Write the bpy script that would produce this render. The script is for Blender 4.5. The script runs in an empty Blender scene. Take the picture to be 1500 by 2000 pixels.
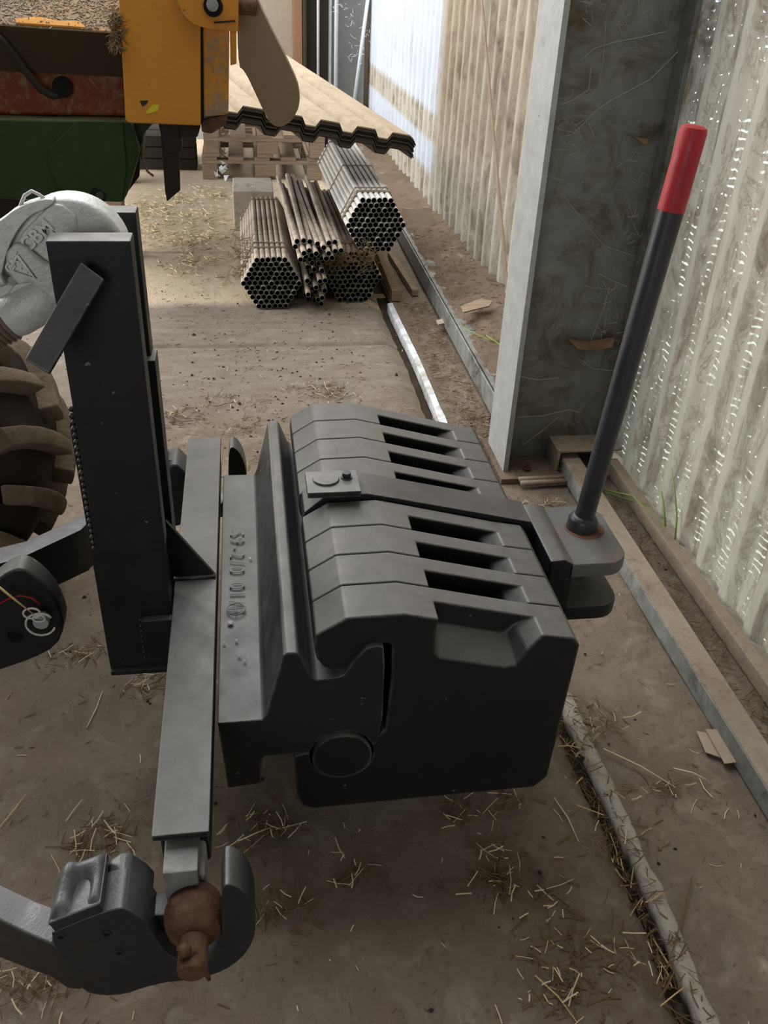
import bpy, bmesh, math, random
import numpy as np
from mathutils import Vector, Matrix
from mathutils import noise as mnoise
R = math.radians
random.seed(7)
SC = bpy.context.scene
COL = SC.collection

# ------------------------------------------------------------------ camera
F_PX = 1736.0
CAMH = 1.4
def _d(px, py): return Vector((px - 750.0, 1000.0 - py, -F_PX))
_Y = _d(460, -130).normalized()
_Z = -_d(620, 3700); _Z = (_Z - _Y * _Z.dot(_Y)).normalized()
_X = _Y.cross(_Z)
M3 = Matrix((_X, _Y, _Z))                 # camera -> world
cd = bpy.data.cameras.new('camera'); cam = bpy.data.objects.new('camera', cd); COL.objects.link(cam)
cd.sensor_fit = 'VERTICAL'; cd.sensor_height = 36.0; cd.lens = 36.0 * F_PX / 2000.0
cd.clip_start = 0.02; cd.clip_end = 200
cam.matrix_world = Matrix.Translation((0, 0, CAMH)) @ M3.to_4x4()
SC.camera = cam
O = Vector((0, 0, CAMH))
def P(px, py, X=None, Y=None, Z=None):
    """real-world point on a known plane, measured from the photograph"""
    r = M3 @ (_d(px, py) / F_PX)
    if X is not None: t = (X - O.x) / r.x
    elif Y is not None: t = (Y - O.y) / r.y
    else: t = (Z - O.z) / r.z
    return O + r * t

# ------------------------------------------------------------------ world, lights, exposure
w = bpy.data.worlds.new('sky'); SC.world = w; w.use_nodes = True
bg = w.node_tree.nodes['Background']
bg.inputs[0].default_value = (0.86, 0.93, 1.0, 1); bg.inputs[1].default_value = 2.3
def area(name, loc, rot, sx, sy, power, col=(1, 1, 1)):
    l = bpy.data.lights.new(name, 'AREA'); l.shape = 'RECTANGLE'; l.size = sx; l.size_y = sy
    l.energy = power; l.color = col
    o = bpy.data.objects.new(name, l); COL.objects.link(o); o.location = loc; o.rotation_euler = rot
    return o
# daylight through the translucent roof sheets and through the open bay on the far left
area('roof_light', (-0.6, 3.0, 3.55), (R(0), R(0), 0), 2.6, 3.0, 118, (0.97, 0.98, 1.0))
area('roof_light', (-0.9, 6.3, 3.55), (R(0), R(0), 0), 3.2, 2.8, 250, (1.0, 0.97, 0.93))
area('bay_light', (-3.9, 5.0, 1.7), (0, R(-90), 0), 3.0, 4.4, 330, (1.0, 0.98, 0.95))
area('front_fill', (-2.0, -3.9, 1.9), (R(90), 0, R(-14)), 2.6, 2.6, 74, (0.98, 0.98, 1.0))  # added fill from behind the camera, no real opening known there
SC.view_settings.view_transform = 'Standard'; SC.view_settings.look = 'None'
SC.view_settings.exposure = 0.0; SC.view_settings.gamma = 1.0
SC.view_settings.use_curve_mapping = False
try:
    SC.cycles.use_denoising = True; SC.cycles.max_bounces = 8; SC.cycles.transparent_max_bounces = 16
    SC.cycles.caustics_reflective = False; SC.cycles.caustics_refractive = False
except Exception: pass

# ------------------------------------------------------------------ materials
def lin(r, g, b):
    f = lambda c: (c / 255 / 12.92) if c / 255 <= .04045 else ((c / 255 + .055) / 1.055) ** 2.4
    return (f(r), f(g), f(b), 1)
class NT:
    def __init__(s, name):
        s.m = bpy.data.materials.new(name); s.m.use_nodes = True
        s.t = s.m.node_tree; s.b = s.t.nodes['Principled BSDF']; s.out = s.t.nodes['Material Output']
        s.co = s.t.nodes.new('ShaderNodeTexCoord').outputs['Object']
    def n(s, kind, **kw):
        nd = s.t.nodes.new(kind)
        for k, v in kw.items():
            if k.startswith('i_'):
                key = k[2:]; key = int(key) if key.isdigit() else key
                s.set(nd.inputs[key], v)
            else: setattr(nd, k, v)
        return nd
    def set(s, inp, v):
        if hasattr(v, 'is_linked') or isinstance(v, bpy.types.NodeSocket): s.t.links.new(v, inp)
        else: inp.default_value = v
    def noise(s, scale, detail=4, rough=.6, vec=None, dist=0):
        nd = s.n('ShaderNodeTexNoise', i_Scale=scale, i_Detail=detail, i_Roughness=rough, i_Distortion=dist)
        s.set(nd.inputs['Vector'], vec or s.co); return nd.outputs['Fac']
    def ramp(s, fac, lo, hi, a=0., b=1.):
        nd = s.n('ShaderNodeMapRange', i_0=fac); nd.inputs[1].default_value = lo; nd.inputs[2].default_value = hi
        nd.inputs[3].default_value = a; nd.inputs[4].default_value = b; return nd.outputs[0]
    def mix(s, fac, a, b):
        nd = s.n('ShaderNodeMix', data_type='RGBA'); s.set(nd.inputs[0], fac); s.set(nd.inputs[6], a); s.set(nd.inputs[7], b)
        return nd.outputs[2]
    def math(s, op, a, b=0., c=0.):
        nd = s.n('ShaderNodeMath', operation=op); s.set(nd.inputs[0], a); s.set(nd.inputs[1], b); s.set(nd.inputs[2], c); return nd.outputs[0]
    def scale(s, vec, sc):
        nd = s.n('ShaderNodeMapping'); s.set(nd.inputs[0], vec); nd.inputs[3].default_value = sc; return nd.outputs[0]
    def bump(s, h, strength=.3, dist=.01, prev=None):
        nd = s.n('ShaderNodeBump'); nd.inputs['Strength'].default_value = strength; nd.inputs['Distance'].default_value = dist
        s.set(nd.inputs['Height'], h)
        if prev: s.set(nd.inputs['Normal'], prev)
        return nd.outputs[0]
    def fin(s, col, rough=.6, metal=0., normal=None, spec=None):
        s.set(s.b.inputs['Base Color'], col); s.set(s.b.inputs['Roughness'], rough); s.set(s.b.inputs['Metallic'], metal)
        if normal: s.set(s.b.inputs['Normal'], normal)
        if spec is not None: s.b.inputs['Specular IOR Level'].default_value = spec
        return s.m
    def up(s):
        g = s.t.nodes.new('ShaderNodeNewGeometry'); sp = s.n('ShaderNodeSeparateXYZ', i_0=g.outputs['Normal']); return sp.outputs[2]

def painted(name, col, rough=.5, dust=None, dusta=.5, chips=None, scale=1., spec=.5, bumps=.12, wear=0):
    """paint with settled dust on upward faces, small chips and fine relief"""
    k = NT(name); c = lin(*col)
    n1 = k.noise(9 * scale, 5, .65); c1 = tuple(x * 1.35 for x in c[:3]) + (1,)
    out = k.mix(k.ramp(n1, .35, .7), c, c1)
    if dust:
        f = k.math('MULTIPLY', k.ramp(k.up(), .2, .95), k.ramp(k.noise(9 * scale, 7, .72), .22, .74, .45 * dusta, dusta))
        out = k.mix(f, out, lin(*dust))
    if chips:
        f = k.ramp(k.noise(38 * scale, 4, .55), .715, .74)
        out = k.mix(f, out, lin(*chips))
    if wear:       # paint worn bright on the sharp edges
        g = k.t.nodes.new('ShaderNodeNewGeometry')
        bv = k.n('ShaderNodeBevel', samples=4); bv.inputs['Radius'].default_value = .006
        dt = k.n('ShaderNodeVectorMath', operation='DOT_PRODUCT', i_0=bv.outputs[0], i_1=g.outputs['Normal'])
        f = k.math('MULTIPLY', k.ramp(dt.outputs['Value'], .985, .90), k.ramp(k.noise(26 * scale, 5, .7), .42, .62, .1, wear))
        out = k.mix(f, out, lin(140, 137, 131))
    nb = k.bump(k.noise(160 * scale, 3, .6), bumps, .002)
    nb = k.bump(k.noise(18 * scale, 3, .5), bumps, .004, nb)
    return k.fin(out, k.ramp(k.noise(22 * scale, 4), .3, .7, rough - .08, rough + .12), 0, nb, spec)

M = {}
M['black'] = painted('black_paint', (23, 23, 24), .44, (160, 156, 148), .36, (110, 104, 96), 1., .32)
M['weight'] = painted('weight_paint', (23, 23, 23), .44, (168, 165, 158), .46, (110, 104, 96), 1., .32, .16, .7)
M['beam'] = painted('beam_paint', (25, 26, 28), .42, (172, 169, 162), .42, (110, 104, 96), 1., .4, .14, .6)
M['lever'] = painted('lever_paint', (32, 32, 36), .42, None, .2, None, 1., .5)
def jawm():
    k = NT('worn_jaw_paint')
    c = k.mix(k.noise(8, 5, .7), lin(76, 76, 75), lin(104, 103, 100))
    c = k.mix(k.ramp(k.noise(11, 6, .75), .54, .66, 0, .75), c, lin(118, 92, 76))
    c = k.mix(k.ramp(k.noise(30, 5, .7), .62, .72, 0, .6), c, lin(134, 128, 118))
    return k.fin(c, .55, 0, k.bump(k.noise(70, 5, .7), .3, .002), .35)
M['jaw'] = jawm()
M['red'] = painted('red_dip', (148, 26, 34), .5, (190, 90, 90), .2, None, 2., .4, .2)
M['hook'] = painted('hook_paint', (28, 30, 33), .40, (150, 150, 146), .40, None, 1.5, .6, .3)
M['green'] = painted('green_paint', (34, 52, 22), .6, (120, 112, 90), .5, None, 1, .2)
def yellow(name, dirt_lo, dirt_hi, base=(188, 130, 42)):
    k = NT(name)
    c = k.mix(k.ramp(k.noise(5, 4), .3, .7), lin(*base), lin(base[0] - 8, base[1] - 12, base[2] - 6))
    d = k.ramp(k.noise(26, 8, .75, dist=1.2), dirt_lo, dirt_hi)
    d2 = k.ramp(k.noise(9, 6, .7), dirt_lo, dirt_hi)
    c = k.mix(k.math('MAXIMUM', d, d2), c, k.mix(k.noise(60, 5), lin(95, 80, 60), lin(170, 145, 110)))
    c = k.mix(k.ramp(k.noise(70, 3), .72, .75), c, lin(60, 48, 36))
    return k.fin(c, .6, 0, k.bump(k.noise(60, 6, .7), .35, .004), .25)
M['yellow'] = yellow('yellow_paint', .68, .72)
M['yellow_dirty'] = yellow('yellow_dusty', .48, .60)
M['yellow_cover'] = yellow('yellow_cover', .36, .50)
M['orange_dark'] = yellow('orange_old', .5, .75, (112, 52, 16))
def rustm():
    k = NT('rust'); n = k.noise(45, 6, .7)
    c = k.mix(k.ramp(n, .3, .7), lin(58, 40, 30), lin(112, 80, 60))
    return k.fin(c, .7, .1, k.bump(k.noise(120, 5), .5, .003), .3)
M['rust'] = rustm()
def cast():
    k = NT('cast_silver')
    c = k.mix(k.ramp(k.noise(30, 5), .3, .7), lin(186, 189, 184), lin(214, 216, 210))
    c = k.mix(k.ramp(k.noise(7, 5, .7), .55, .75), c, lin(160, 160, 148))
    v = k.n('ShaderNodeTexVoronoi', i_Scale=150.); k.set(v.inputs['Vector'], k.co)
    return k.fin(c, .38, .12, k.bump(k.noise(90, 5, .7), .5, .004, k.bump(v.outputs[0], .12, .002)), .5)
M['cast'] = cast()
def floorm(name, a, b, c3, relief=.5, slabs=False):
    k = NT(name)
    c = k.mix(k.ramp(k.noise(2.2, 7, .65), .35, .68), lin(*a), lin(*b))
    c = k.mix(k.ramp(k.noise(11, 8, .72, dist=.6), .50, .72, 0, .75), c, lin(*c3))
    c = k.mix(k.ramp(k.noise(46, 6, .7), .56, .74, 0, .7), c, tuple(x * .45 for x in lin(*a)[:3]) + (1,))
    c = k.mix(k.ramp(k.noise(4.5, 6, .7), .64, .74, 0, .6), c, lin(196, 184, 166))
    if slabs:    # separate pours: brown near, worn grey, pale dry beyond, its bright daylight painted in
        sp = k.n('ShaderNodeSeparateXYZ', i_0=k.co); yy = k.math('ADD', sp.outputs[1], k.math('MULTIPLY', k.noise(3, 3), .12))
        lf = k.ramp(sp.outputs[0], .60, .64, 1, 0)
        g1 = k.math('MULTIPLY', k.ramp(yy, 2.75, 3.1), lf); g2 = k.math('MULTIPLY', k.ramp(yy, 3.92, 4.02), lf)
        c = k.mix(k.math('MULTIPLY', g1, .6), c, k.mix(k.ramp(k.noise(16, 7, .75, k.scale(k.co, (.4, 1.4, 1))), .4, .62), lin(136, 130, 122), lin(112, 103, 92)))
        c = k.mix(k.math('MULTIPLY', g2, .9), c, k.mix(k.noise(12, 7, .7), lin(186, 168, 142), lin(212, 198, 176)))
    # round pale splash marks and dark crumbs pressed into the dust
    v = k.n('ShaderNodeTexVoronoi', i_Scale=7.); k.set(v.inputs['Vector'], k.co)
    c = k.mix(k.math('MULTIPLY', k.ramp(v.outputs[0], .10, .05), .22), c, lin(176, 166, 150))
    c = k.mix(k.ramp(k.noise(90, 5, .7), .66, .74, 0, .55), c, lin(52, 42, 34))
    nb = k.bump(k.noise(130, 6, .75), relief, .004)
    nb = k.bump(k.noise(17, 7, .65), relief, .014, nb)
    return k.fin(c, .92, 0, nb, .15)
M['floor'] = floorm('dusty_concrete', (112, 99, 85), (130, 118, 104), (150, 139, 125), .6, True)
M['dirt'] = floorm('loose_dirt', (98, 84, 70), (124, 108, 92), (86, 74, 62), .9)
M['groovedirt'] = floorm('groove_soil', (62, 52, 42), (78, 66, 54), (46, 38, 30), .9)
M['dirtrail'] = floorm('dirty_rail', (142, 128, 110), (160, 148, 130), (120, 104, 84), .5)
M['kerb'] = floorm('kerb_concrete', (176, 168, 154), (196, 190, 178), (134, 118, 98), .8)
def galv(name, a, b, dirt, f=.55):
    k = NT(name)
    c = k.mix(k.ramp(k.noise(20, 5), .3, .7), lin(*a), lin(*b))
    c = k.mix(k.ramp(k.noise(7, 8, .72, dist=.8), f, f + .18), c, lin(*dirt))
    c = k.mix(k.ramp(k.noise(60, 6, .75), .63, .72, 0, .8), c, tuple(x * .5 for x in lin(*dirt)[:3]) + (1,))
    return k.fin(c, .55, .15, k.bump(k.noise(90, 5), .35, .003), .3)
M['galv'] = galv('grey_steel', (148, 150, 149), (166, 169, 168), (120, 112, 100), .62)
M['web'] = galv('grimy_web', (106, 107, 102), (124, 125, 119), (84, 74, 60), .46)
M['dullgrey'] = galv('grimy_rail_side', (110, 112, 108), (140, 142, 138), (70, 66, 58), .5)  # dull grey steel with grime
M['strap'] = galv('strap_steel', (128, 112, 96), (142, 128, 112), (110, 94, 76), .5)
M['pipe'] = galv('pipe_steel', (205, 203, 198), (222, 220, 216), (150, 128, 104), .56)
M['pipeend'] = galv('pipe_steel_rusty', (176, 166, 152), (196, 186, 172), (130, 106, 82), .47)
def plain(name, c, rough=.8, spec=.2):
    k = NT(name); n = k.noise(25, 5)
    return k.fin(k.mix(n, lin(*c), tuple(x * .7 for x in lin(*c)[:3]) + (1,)), rough, 0, k.bump(k.noise(80, 4), .3, .003), spec)
M['castmark'] = plain('casting_glint', (236, 238, 232), .3, .6)  # paler than the casting: light caught by the raised marks is painted in
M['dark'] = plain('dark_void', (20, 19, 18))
M['sooty'] = plain('grimy_black', (52, 46, 40))
M['tyre'] = floorm('dusty_rubber', (104, 92, 76), (128, 114, 96), (84, 74, 60), .6)
M['underbrown'] = plain('dusty_brown_paint', (72, 60, 44), .8)
M['rubber'] = plain('dark_rubber', (44, 38, 32))
M['sheet'] = floorm('dusty_sheet', (158, 144, 124), (172, 158, 138), (138, 120, 98), .3)
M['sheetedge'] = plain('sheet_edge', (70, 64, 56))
M['tan'] = plain('dusty_paddle', (132, 112, 86), .6, .3)
M['wallback'] = plain('back_board', (150, 138, 122))
M['rustframe'] = plain('rust_frame', (140, 108, 84))
M['greypanel'] = galv('grey_panel', (146, 148, 145), (158, 160, 157), (128, 122, 112), .6)
M['white'] = plain('white_rod', (225, 230, 236), .5)
M['straw'] = plain('straw', (212, 184, 132), .7)
M['straw2'] = plain('pale_straw', (232, 214, 176), .7)
M['strawdark'] = plain('old_straw', (118, 96, 68), .8)
M['grass'] = plain('green_grass', (130, 160, 66), .6)
M['paper'] = plain('card_scrap', (176, 160, 138), .8)
M['web_thread'] = plain('cobweb_thread', (176, 170, 156), .8)
M['verge'] = plain('bright_verge', (222, 223, 204))
M['leaf'] = plain('dry_leaf', (130, 106, 84), .8)
M['redwire'] = plain('red_cord', (150, 36, 46), .5)
M['zinc'] = galv('bright_wire', (190, 188, 180), (214, 212, 206), (150, 140, 124), .7)
M['brownwall'] = plain('gloomy_board', (64, 56, 48), .9)
def wood():
    k = NT('weathered_wood')
    v = k.scale(k.co, (3, 40, 40)); c = k.mix(k.ramp(k.noise(2, 6, .6, v), .3, .7), lin(120, 102, 84), lin(156, 138, 118))
    return k.fin(c, .85, 0, k.bump(k.noise(2, 6, .6, v), .3, .003), .2)
M['wood'] = wood()
def stripm():
    k = NT('pale_strip')
    c = k.mix(k.ramp(k.noise(12, 6, .7), .4, .62), lin(206, 212, 220), lin(150, 146, 138))
    return k.fin(c, .35, .0, k.bump(k.noise(40, 5), .3, .004), .6)
M['strip'] = stripm()
def fibreglass(name, near):
    """weathered translucent corrugated sheet: grime on the inside, clear flecks where the grime is missing"""
    k = NT(name); sp = k.n('ShaderNodeSeparateXYZ', i_0=k.co); Y, Z = sp.outputs[1], sp.outputs[2]
    sv = k.scale(k.co, (1, 1, .35))
    c = k.mix(k.ramp(k.noise(3, 6, .6), .3, .7), lin(170, 163, 150), lin(188, 181, 168))
    grime = k.ramp(k.noise(12, 8, .78, sv, .7), .46, .64)
    veins = k.ramp(k.math('ABSOLUTE', k.math('SUBTRACT', k.noise(13, 5, .7, sv, 1.2), .5)), .0, .022, 1, 0)
    u0 = k.math('FRACT', k.math('DIVIDE', Y, PITCH)); rib = k.math('MULTIPLY', k.ramp(u0, .12, .17), k.ramp(u0, .38, .33))
    grime = k.math('MAXIMUM', k.math('MULTIPLY', grime, .70), k.math('MULTIPLY', veins, .45))
    grime = k.math('MULTIPLY', grime, k.ramp(rib, 0, 1, 1, .35)); c = k.mix(k.math('MULTIPLY', rib, .5), c, lin(194, 189, 178))
    low = k.ramp(Z, .12, .7)      # cleaner, greener foot of the sheet
    c = k.mix(low, lin(176, 172, 158) if near else lin(190, 186, 172), c)
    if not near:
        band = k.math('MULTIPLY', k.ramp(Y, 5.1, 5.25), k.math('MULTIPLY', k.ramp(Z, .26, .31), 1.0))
        # a paler bluish length of sheet, with a brown band across it
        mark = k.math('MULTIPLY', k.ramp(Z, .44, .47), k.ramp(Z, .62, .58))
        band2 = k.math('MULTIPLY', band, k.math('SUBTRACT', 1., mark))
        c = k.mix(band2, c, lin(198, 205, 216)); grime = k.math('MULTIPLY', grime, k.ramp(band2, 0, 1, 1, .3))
        gr = k.ramp(Y, 3.0, 5.1, .45, .72)
        c = k.mix(k.math('MULTIPLY', k.math('SUBTRACT', 1., band), k.math('MULTIPLY', low, gr)), c, lin(148, 132, 112))
    c = k.mix(grime, c, lin(100, 84, 66))
    tr = k.math('MULTIPLY', k.ramp(grime, 0, 1, .22, .04), 1.0 if near else 1.0)
    dif = k.n('ShaderNodeBsdfDiffuse'); k.set(dif.inputs[0], c)
    tl = k.n('ShaderNodeBsdfTranslucent'); k.set(tl.inputs[0], c)
    ms = k.n('ShaderNodeMixShader'); k.set(ms.inputs[0], tr); k.set(ms.inputs[1], dif.outputs[0]); k.set(ms.inputs[2], tl.outputs[0])
    last = ms.outputs[0]
    if near:
        u = k.math('FRACT', k.math('ADD', k.math('DIVIDE', Y, PITCH), .0))
        win = k.math('MULTIPLY', k.ramp(u, .48, .54), k.ramp(u, .90, .84))
        jit = k.math('MULTIPLY', k.noise(9, 3, .6), .05)
        ph = k.math('FRACT', k.math('DIVIDE', k.math('ADD', k.math('ADD', Z, k.math('MULTIPLY', u, .012)), jit), .021))
        arc = k.math('MULTIPLY', k.ramp(ph, .0, .06), k.ramp(ph, .30, .22))
        sel = k.ramp(k.noise(13, 3, .6), .46, .52)
        sel2 = k.ramp(k.math('ADD', k.noise(5, 2, .5), k.ramp(Z, .1, .9, .17, -.03)), .50, .56)
        hole = k.math('MULTIPLY', k.math('MULTIPLY', arc, win), k.math('MULTIPLY', sel, sel2))
        tiny = k.math('MULTIPLY', k.math('MULTIPLY', arc, k.ramp(k.noise(75, 2, .5), .62, .66)), k.ramp(u, .35, .45))
        hole = k.math('MAXIMUM', hole, tiny)
        tp = k.n('ShaderNodeBsdfTransparent')
        m2 = k.n('ShaderNodeMixShader'); k.set(m2.inputs[0], hole); k.set(m2.inputs[1], last); k.set(m2.inputs[2], tp.outputs[0]); last = m2.outputs[0]
    k.set(dif.inputs['Normal'], k.bump(k.noise(90, 6, .7), .35, .003))
    k.t.links.new(last, k.out.inputs[0]); return k.m
PITCH = .133
M['fibre_near'] = fibreglass('fibreglass_near', True)
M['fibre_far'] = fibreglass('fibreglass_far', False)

# ------------------------------------------------------------------ object helpers
def props(o, label=None, cat=None, group=None, kind=None):
    if label: o['label'] = label
    if cat: o['category'] = cat
    if group: o['group'] = group
    if kind: o['kind'] = kind
    return o
def thing(name, label, cat, loc=(0, 0, 0), group=None):
    o = bpy.data.objects.new(name, None); COL.objects.link(o); o.location = loc; o.empty_display_size = .05
    return props(o, label, cat, group)
def wloc(o):
    v = Vector((0, 0, 0))
    while o: v += o.location; o = o.parent
    return v
class MB:
    def __init__(s): s.v = []; s.f = []
    def add(s, vs, fs):
        b = len(s.v); s.v += [Vector(v) for v in vs]; s.f += [tuple(b + i for i in f) for f in fs]; return s
    def box(s, x0, x1, y0, y1, z0, z1):
        return s.add([(x0,y0,z0),(x1,y0,z0),(x1,y1,z0),(x0,y1,z0),(x0,y0,z1),(x1,y0,z1),(x1,y1,z1),(x0,y1,z1)],
                     [(0,3,2,1),(4,5,6,7),(0,1,5,4),(1,2,6,5),(2,3,7,6),(3,0,4,7)])
    def loft(s, rings, caps=True, closed=False):
        n = len(rings[0]); vs = [v for r in rings for v in r]; fs = []
        m = len(rings)
        for i in range(m if closed else m - 1):
            a, b = i * n, ((i + 1) % m) * n
            for j in range(n): fs.append((a + j, a + (j + 1) % n, b + (j + 1) % n, b + j))
        if caps and not closed: fs += [tuple(reversed(range(n))), tuple(range((m - 1) * n, m * n))]
        return s.add(vs, fs)
    def prism(s, poly, off):                     # poly: list of 3D points, off: 3D vector
        off = Vector(off); return s.loft([[Vector(p) for p in poly], [Vector(p) + off for p in poly]])
    def tube(s, path, r, n=8, caps=True):
        path = [Vector(p) for p in path]; rs = r if isinstance(r, (list, tuple)) else [r] * len(path)
        rings = []; prev = None
        for i, p in enumerate(path):
            t = (path[min(i + 1, len(path) - 1)] - path[max(i - 1, 0)]).normalized()
            if prev is None:
                u = t.cross(Vector((0, 0, 1)) if abs(t.z) < .9 else Vector((1, 0, 0))).normalized()
            else: u = (prev - t * prev.dot(t)).normalized()
            prev = u; v = t.cross(u)
            rings.append([p + (u * math.cos(a) + v * math.sin(a)) * rs[i] for a in [2 * math.pi * k / n for k in range(n)]])
        return s.loft(rings, caps)
    def hollow(s, p0, p1, ro, ri, n=12, depth=None):
        p0, p1 = Vector(p0), Vector(p1); t = (p1 - p0).normalized()
        u = t.cross(Vector((0, 0, 1)) if abs(t.z) < .9 else Vector((1, 0, 0))).normalized(); v = t.cross(u)
        c = lambda p, r: [p + (u * math.cos(a) + v * math.sin(a)) * r for a in [2 * math.pi * k / n for k in range(n)]]
        return s.loft([c(p0, ro), c(p1, ro), c(p1, ri), c(p0, ri)], closed=True)
    def ball(s, c, r, nu=20, nv=12, sc=(1, 1, 1)):
        c = Vector(c); rings = []
        for i in range(nv + 1):
            th = math.pi * i / nv; rr = max(math.sin(th), .002)
            rings.append([c + Vector((r * rr * math.cos(a) * sc[0], r * math.cos(th) * sc[1], r * rr * math.sin(a) * sc[2])) for a in [2 * math.pi * k / nu for k in range(nu)]])
        return s.loft(rings)
    def xform(s, m, start=0):
        for i in range(start, len(s.v)): s.v[i] = m @ s.v[i]
        return s
    def build(s, name, mat, parent=None, bevel=0, seg=2, smooth=False, angle=35, label=None, kind=None):
        off = wloc(parent) if parent else Vector((0, 0, 0))
        me = bpy.data.meshes.new(name); me.from_pydata([tuple(v - off) for v in s.v], [], s.f)
        bm = bmesh.new(); bm.from_mesh(me); bmesh.ops.recalc_face_normals(bm, faces=bm.faces)
        if bevel:
            es = [e for e in bm.edges if len(e.link_faces) == 2 and e.calc_face_angle(0) > R(angle)]
            bmesh.ops.bevel(bm, geom=es, offset=bevel, segments=seg, profile=.5, affect='EDGES', clamp_overlap=True)
        bm.to_mesh(me); bm.free()
        me.materials.append(M[mat] if isinstance(mat, str) else mat)
        if smooth: me.shade_smooth()
        o = bpy.data.objects.new(name, me); COL.objects.link(o)
        if smooth == 'auto' or (bevel and not smooth):
            me.shade_smooth(); me.set_sharp_from_angle(angle=R(40))
        if bevel and len(me.polygons) < 4000:
            wn = o.modifiers.new('weighted_normals', 'WEIGHTED_NORMAL'); wn.keep_sharp = True; wn.weight = 80
        if parent: o.parent = parent
        props(o, label, None, None, kind)
        return o
def text_mesh(name, txt, size, mat, parent, origin, xdir, ydir, extrude=.0012, bold=.0):
    cu = bpy.data.curves.new(name, 'FONT'); cu.body = txt; cu.size = size; cu.extrude = extrude; cu.align_x = 'CENTER'; cu.align_y = 'CENTER'; cu.offset = bold
    to = bpy.data.objects.new('tmp', cu); COL.objects.link(to)
    dg = bpy.context.evaluated_depsgraph_get(); me = bpy.data.meshes.new_from_object(to.evaluated_get(dg))
    bpy.data.objects.remove(to); x = Vector(xdir).normalized(); y = Vector(ydir); y = (y - x * y.dot(x)).normalized(); z = x.cross(y)
    mt = Matrix((x, y, z)).transposed().to_4x4(); mt.translation = Vector(origin) - wloc(parent)
    me.transform(mt); me.materials.clear(); me.materials.append(M[mat]); me.name = name
    o = bpy.data.objects.new(name, me); COL.objects.link(o); o.parent = parent; return o
def polyY(pts, Y): return [P(a, b, Y=Y) for a, b in pts]
def arc(c, r, a0, a1, n, rz=None):
    rz = rz or r
    return [Vector((c[0] + r * math.cos(R(a0 + (a1 - a0) * i / n)), c[1], c[2] + rz * math.sin(R(a0 + (a1 - a0) * i / n)))) for i in range(n + 1)]

def chaikin(pts, it=1):
    for _ in range(it):
        q = []
        for i in range(len(pts)):
            a, b_ = pts[i], pts[(i + 1) % len(pts)]
            if (Vector(a) - Vector(b_)).length < 1e-4: continue
            q += [tuple(Vector(a) * .75 + Vector(b_) * .25), tuple(Vector(a) * .25 + Vector(b_) * .75)]
        pts = q
    return pts

# ------------------------------------------------------------------ setting: floor, walls, roof
GX0, GX1 = .635, .668
def grid(name, x0, x1, y0, y1, nx, ny, hf, mat, kind='structure', parent=None):
    b = MB(); vs = []; fs = []
    for j in range(ny + 1):
        for i in range(nx + 1):
            x = x0 + (x1 - x0) * i / nx; y = y0 + (y1 - y0) * j / ny; q = hf(x, y)
            vs.append((x, y, q) if not isinstance(q, tuple) else q)
    for j in range(ny):
        for i in range(nx):
            a = j * (nx + 1) + i; fs.append((a, a + 1, a + nx + 2, a + nx + 1))
    b.add(vs, fs); o = b.build(name, mat, parent, smooth=True); 
    if kind: o['kind'] = kind
    return o
def N(x, y, s, z=0.): return mnoise.noise(Vector((x * s, y * s, z)))
def gx(y): return .655 + (.012 if y < 2.2 else .006) * N(0, y, 1.7) + .004 * N(0, y, 9) * (y < 2.4) - .012 * max(0, y - 1.2)
JOINTS = [3.43, 4.70, 5.97]
def hslab(x, y):
    h = .004 * N(x, y, 2.2) + .0018 * N(x, y, 14) - .001
    for j in JOINTS:
        d = abs(y - (j + .01 * N(x, 0, 4)))
        if d < .02: h -= .02 * (1 - d / .02)
    return h
def edge(nm, f, x0, y0, y1, ny, nx, mat, hf, left=True):
    b = MB(); vs = []; fs = []
    for j in range(ny + 1):
        y = y0 + (y1 - y0) * j / ny; xe = f(y)
        for i in range(nx + 1):
            t = i / nx; t = t ** .7 if left else t
            x = x0 + (xe - x0) * t; vs.append((x, y, hf(x, y, t)))
    for j in range(ny):
        for i in range(nx):
            a = j * (nx + 1) + i; fs.append((a, a + 1, a + nx + 2, a + nx + 1))
    b.add(vs, fs); return b
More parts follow.
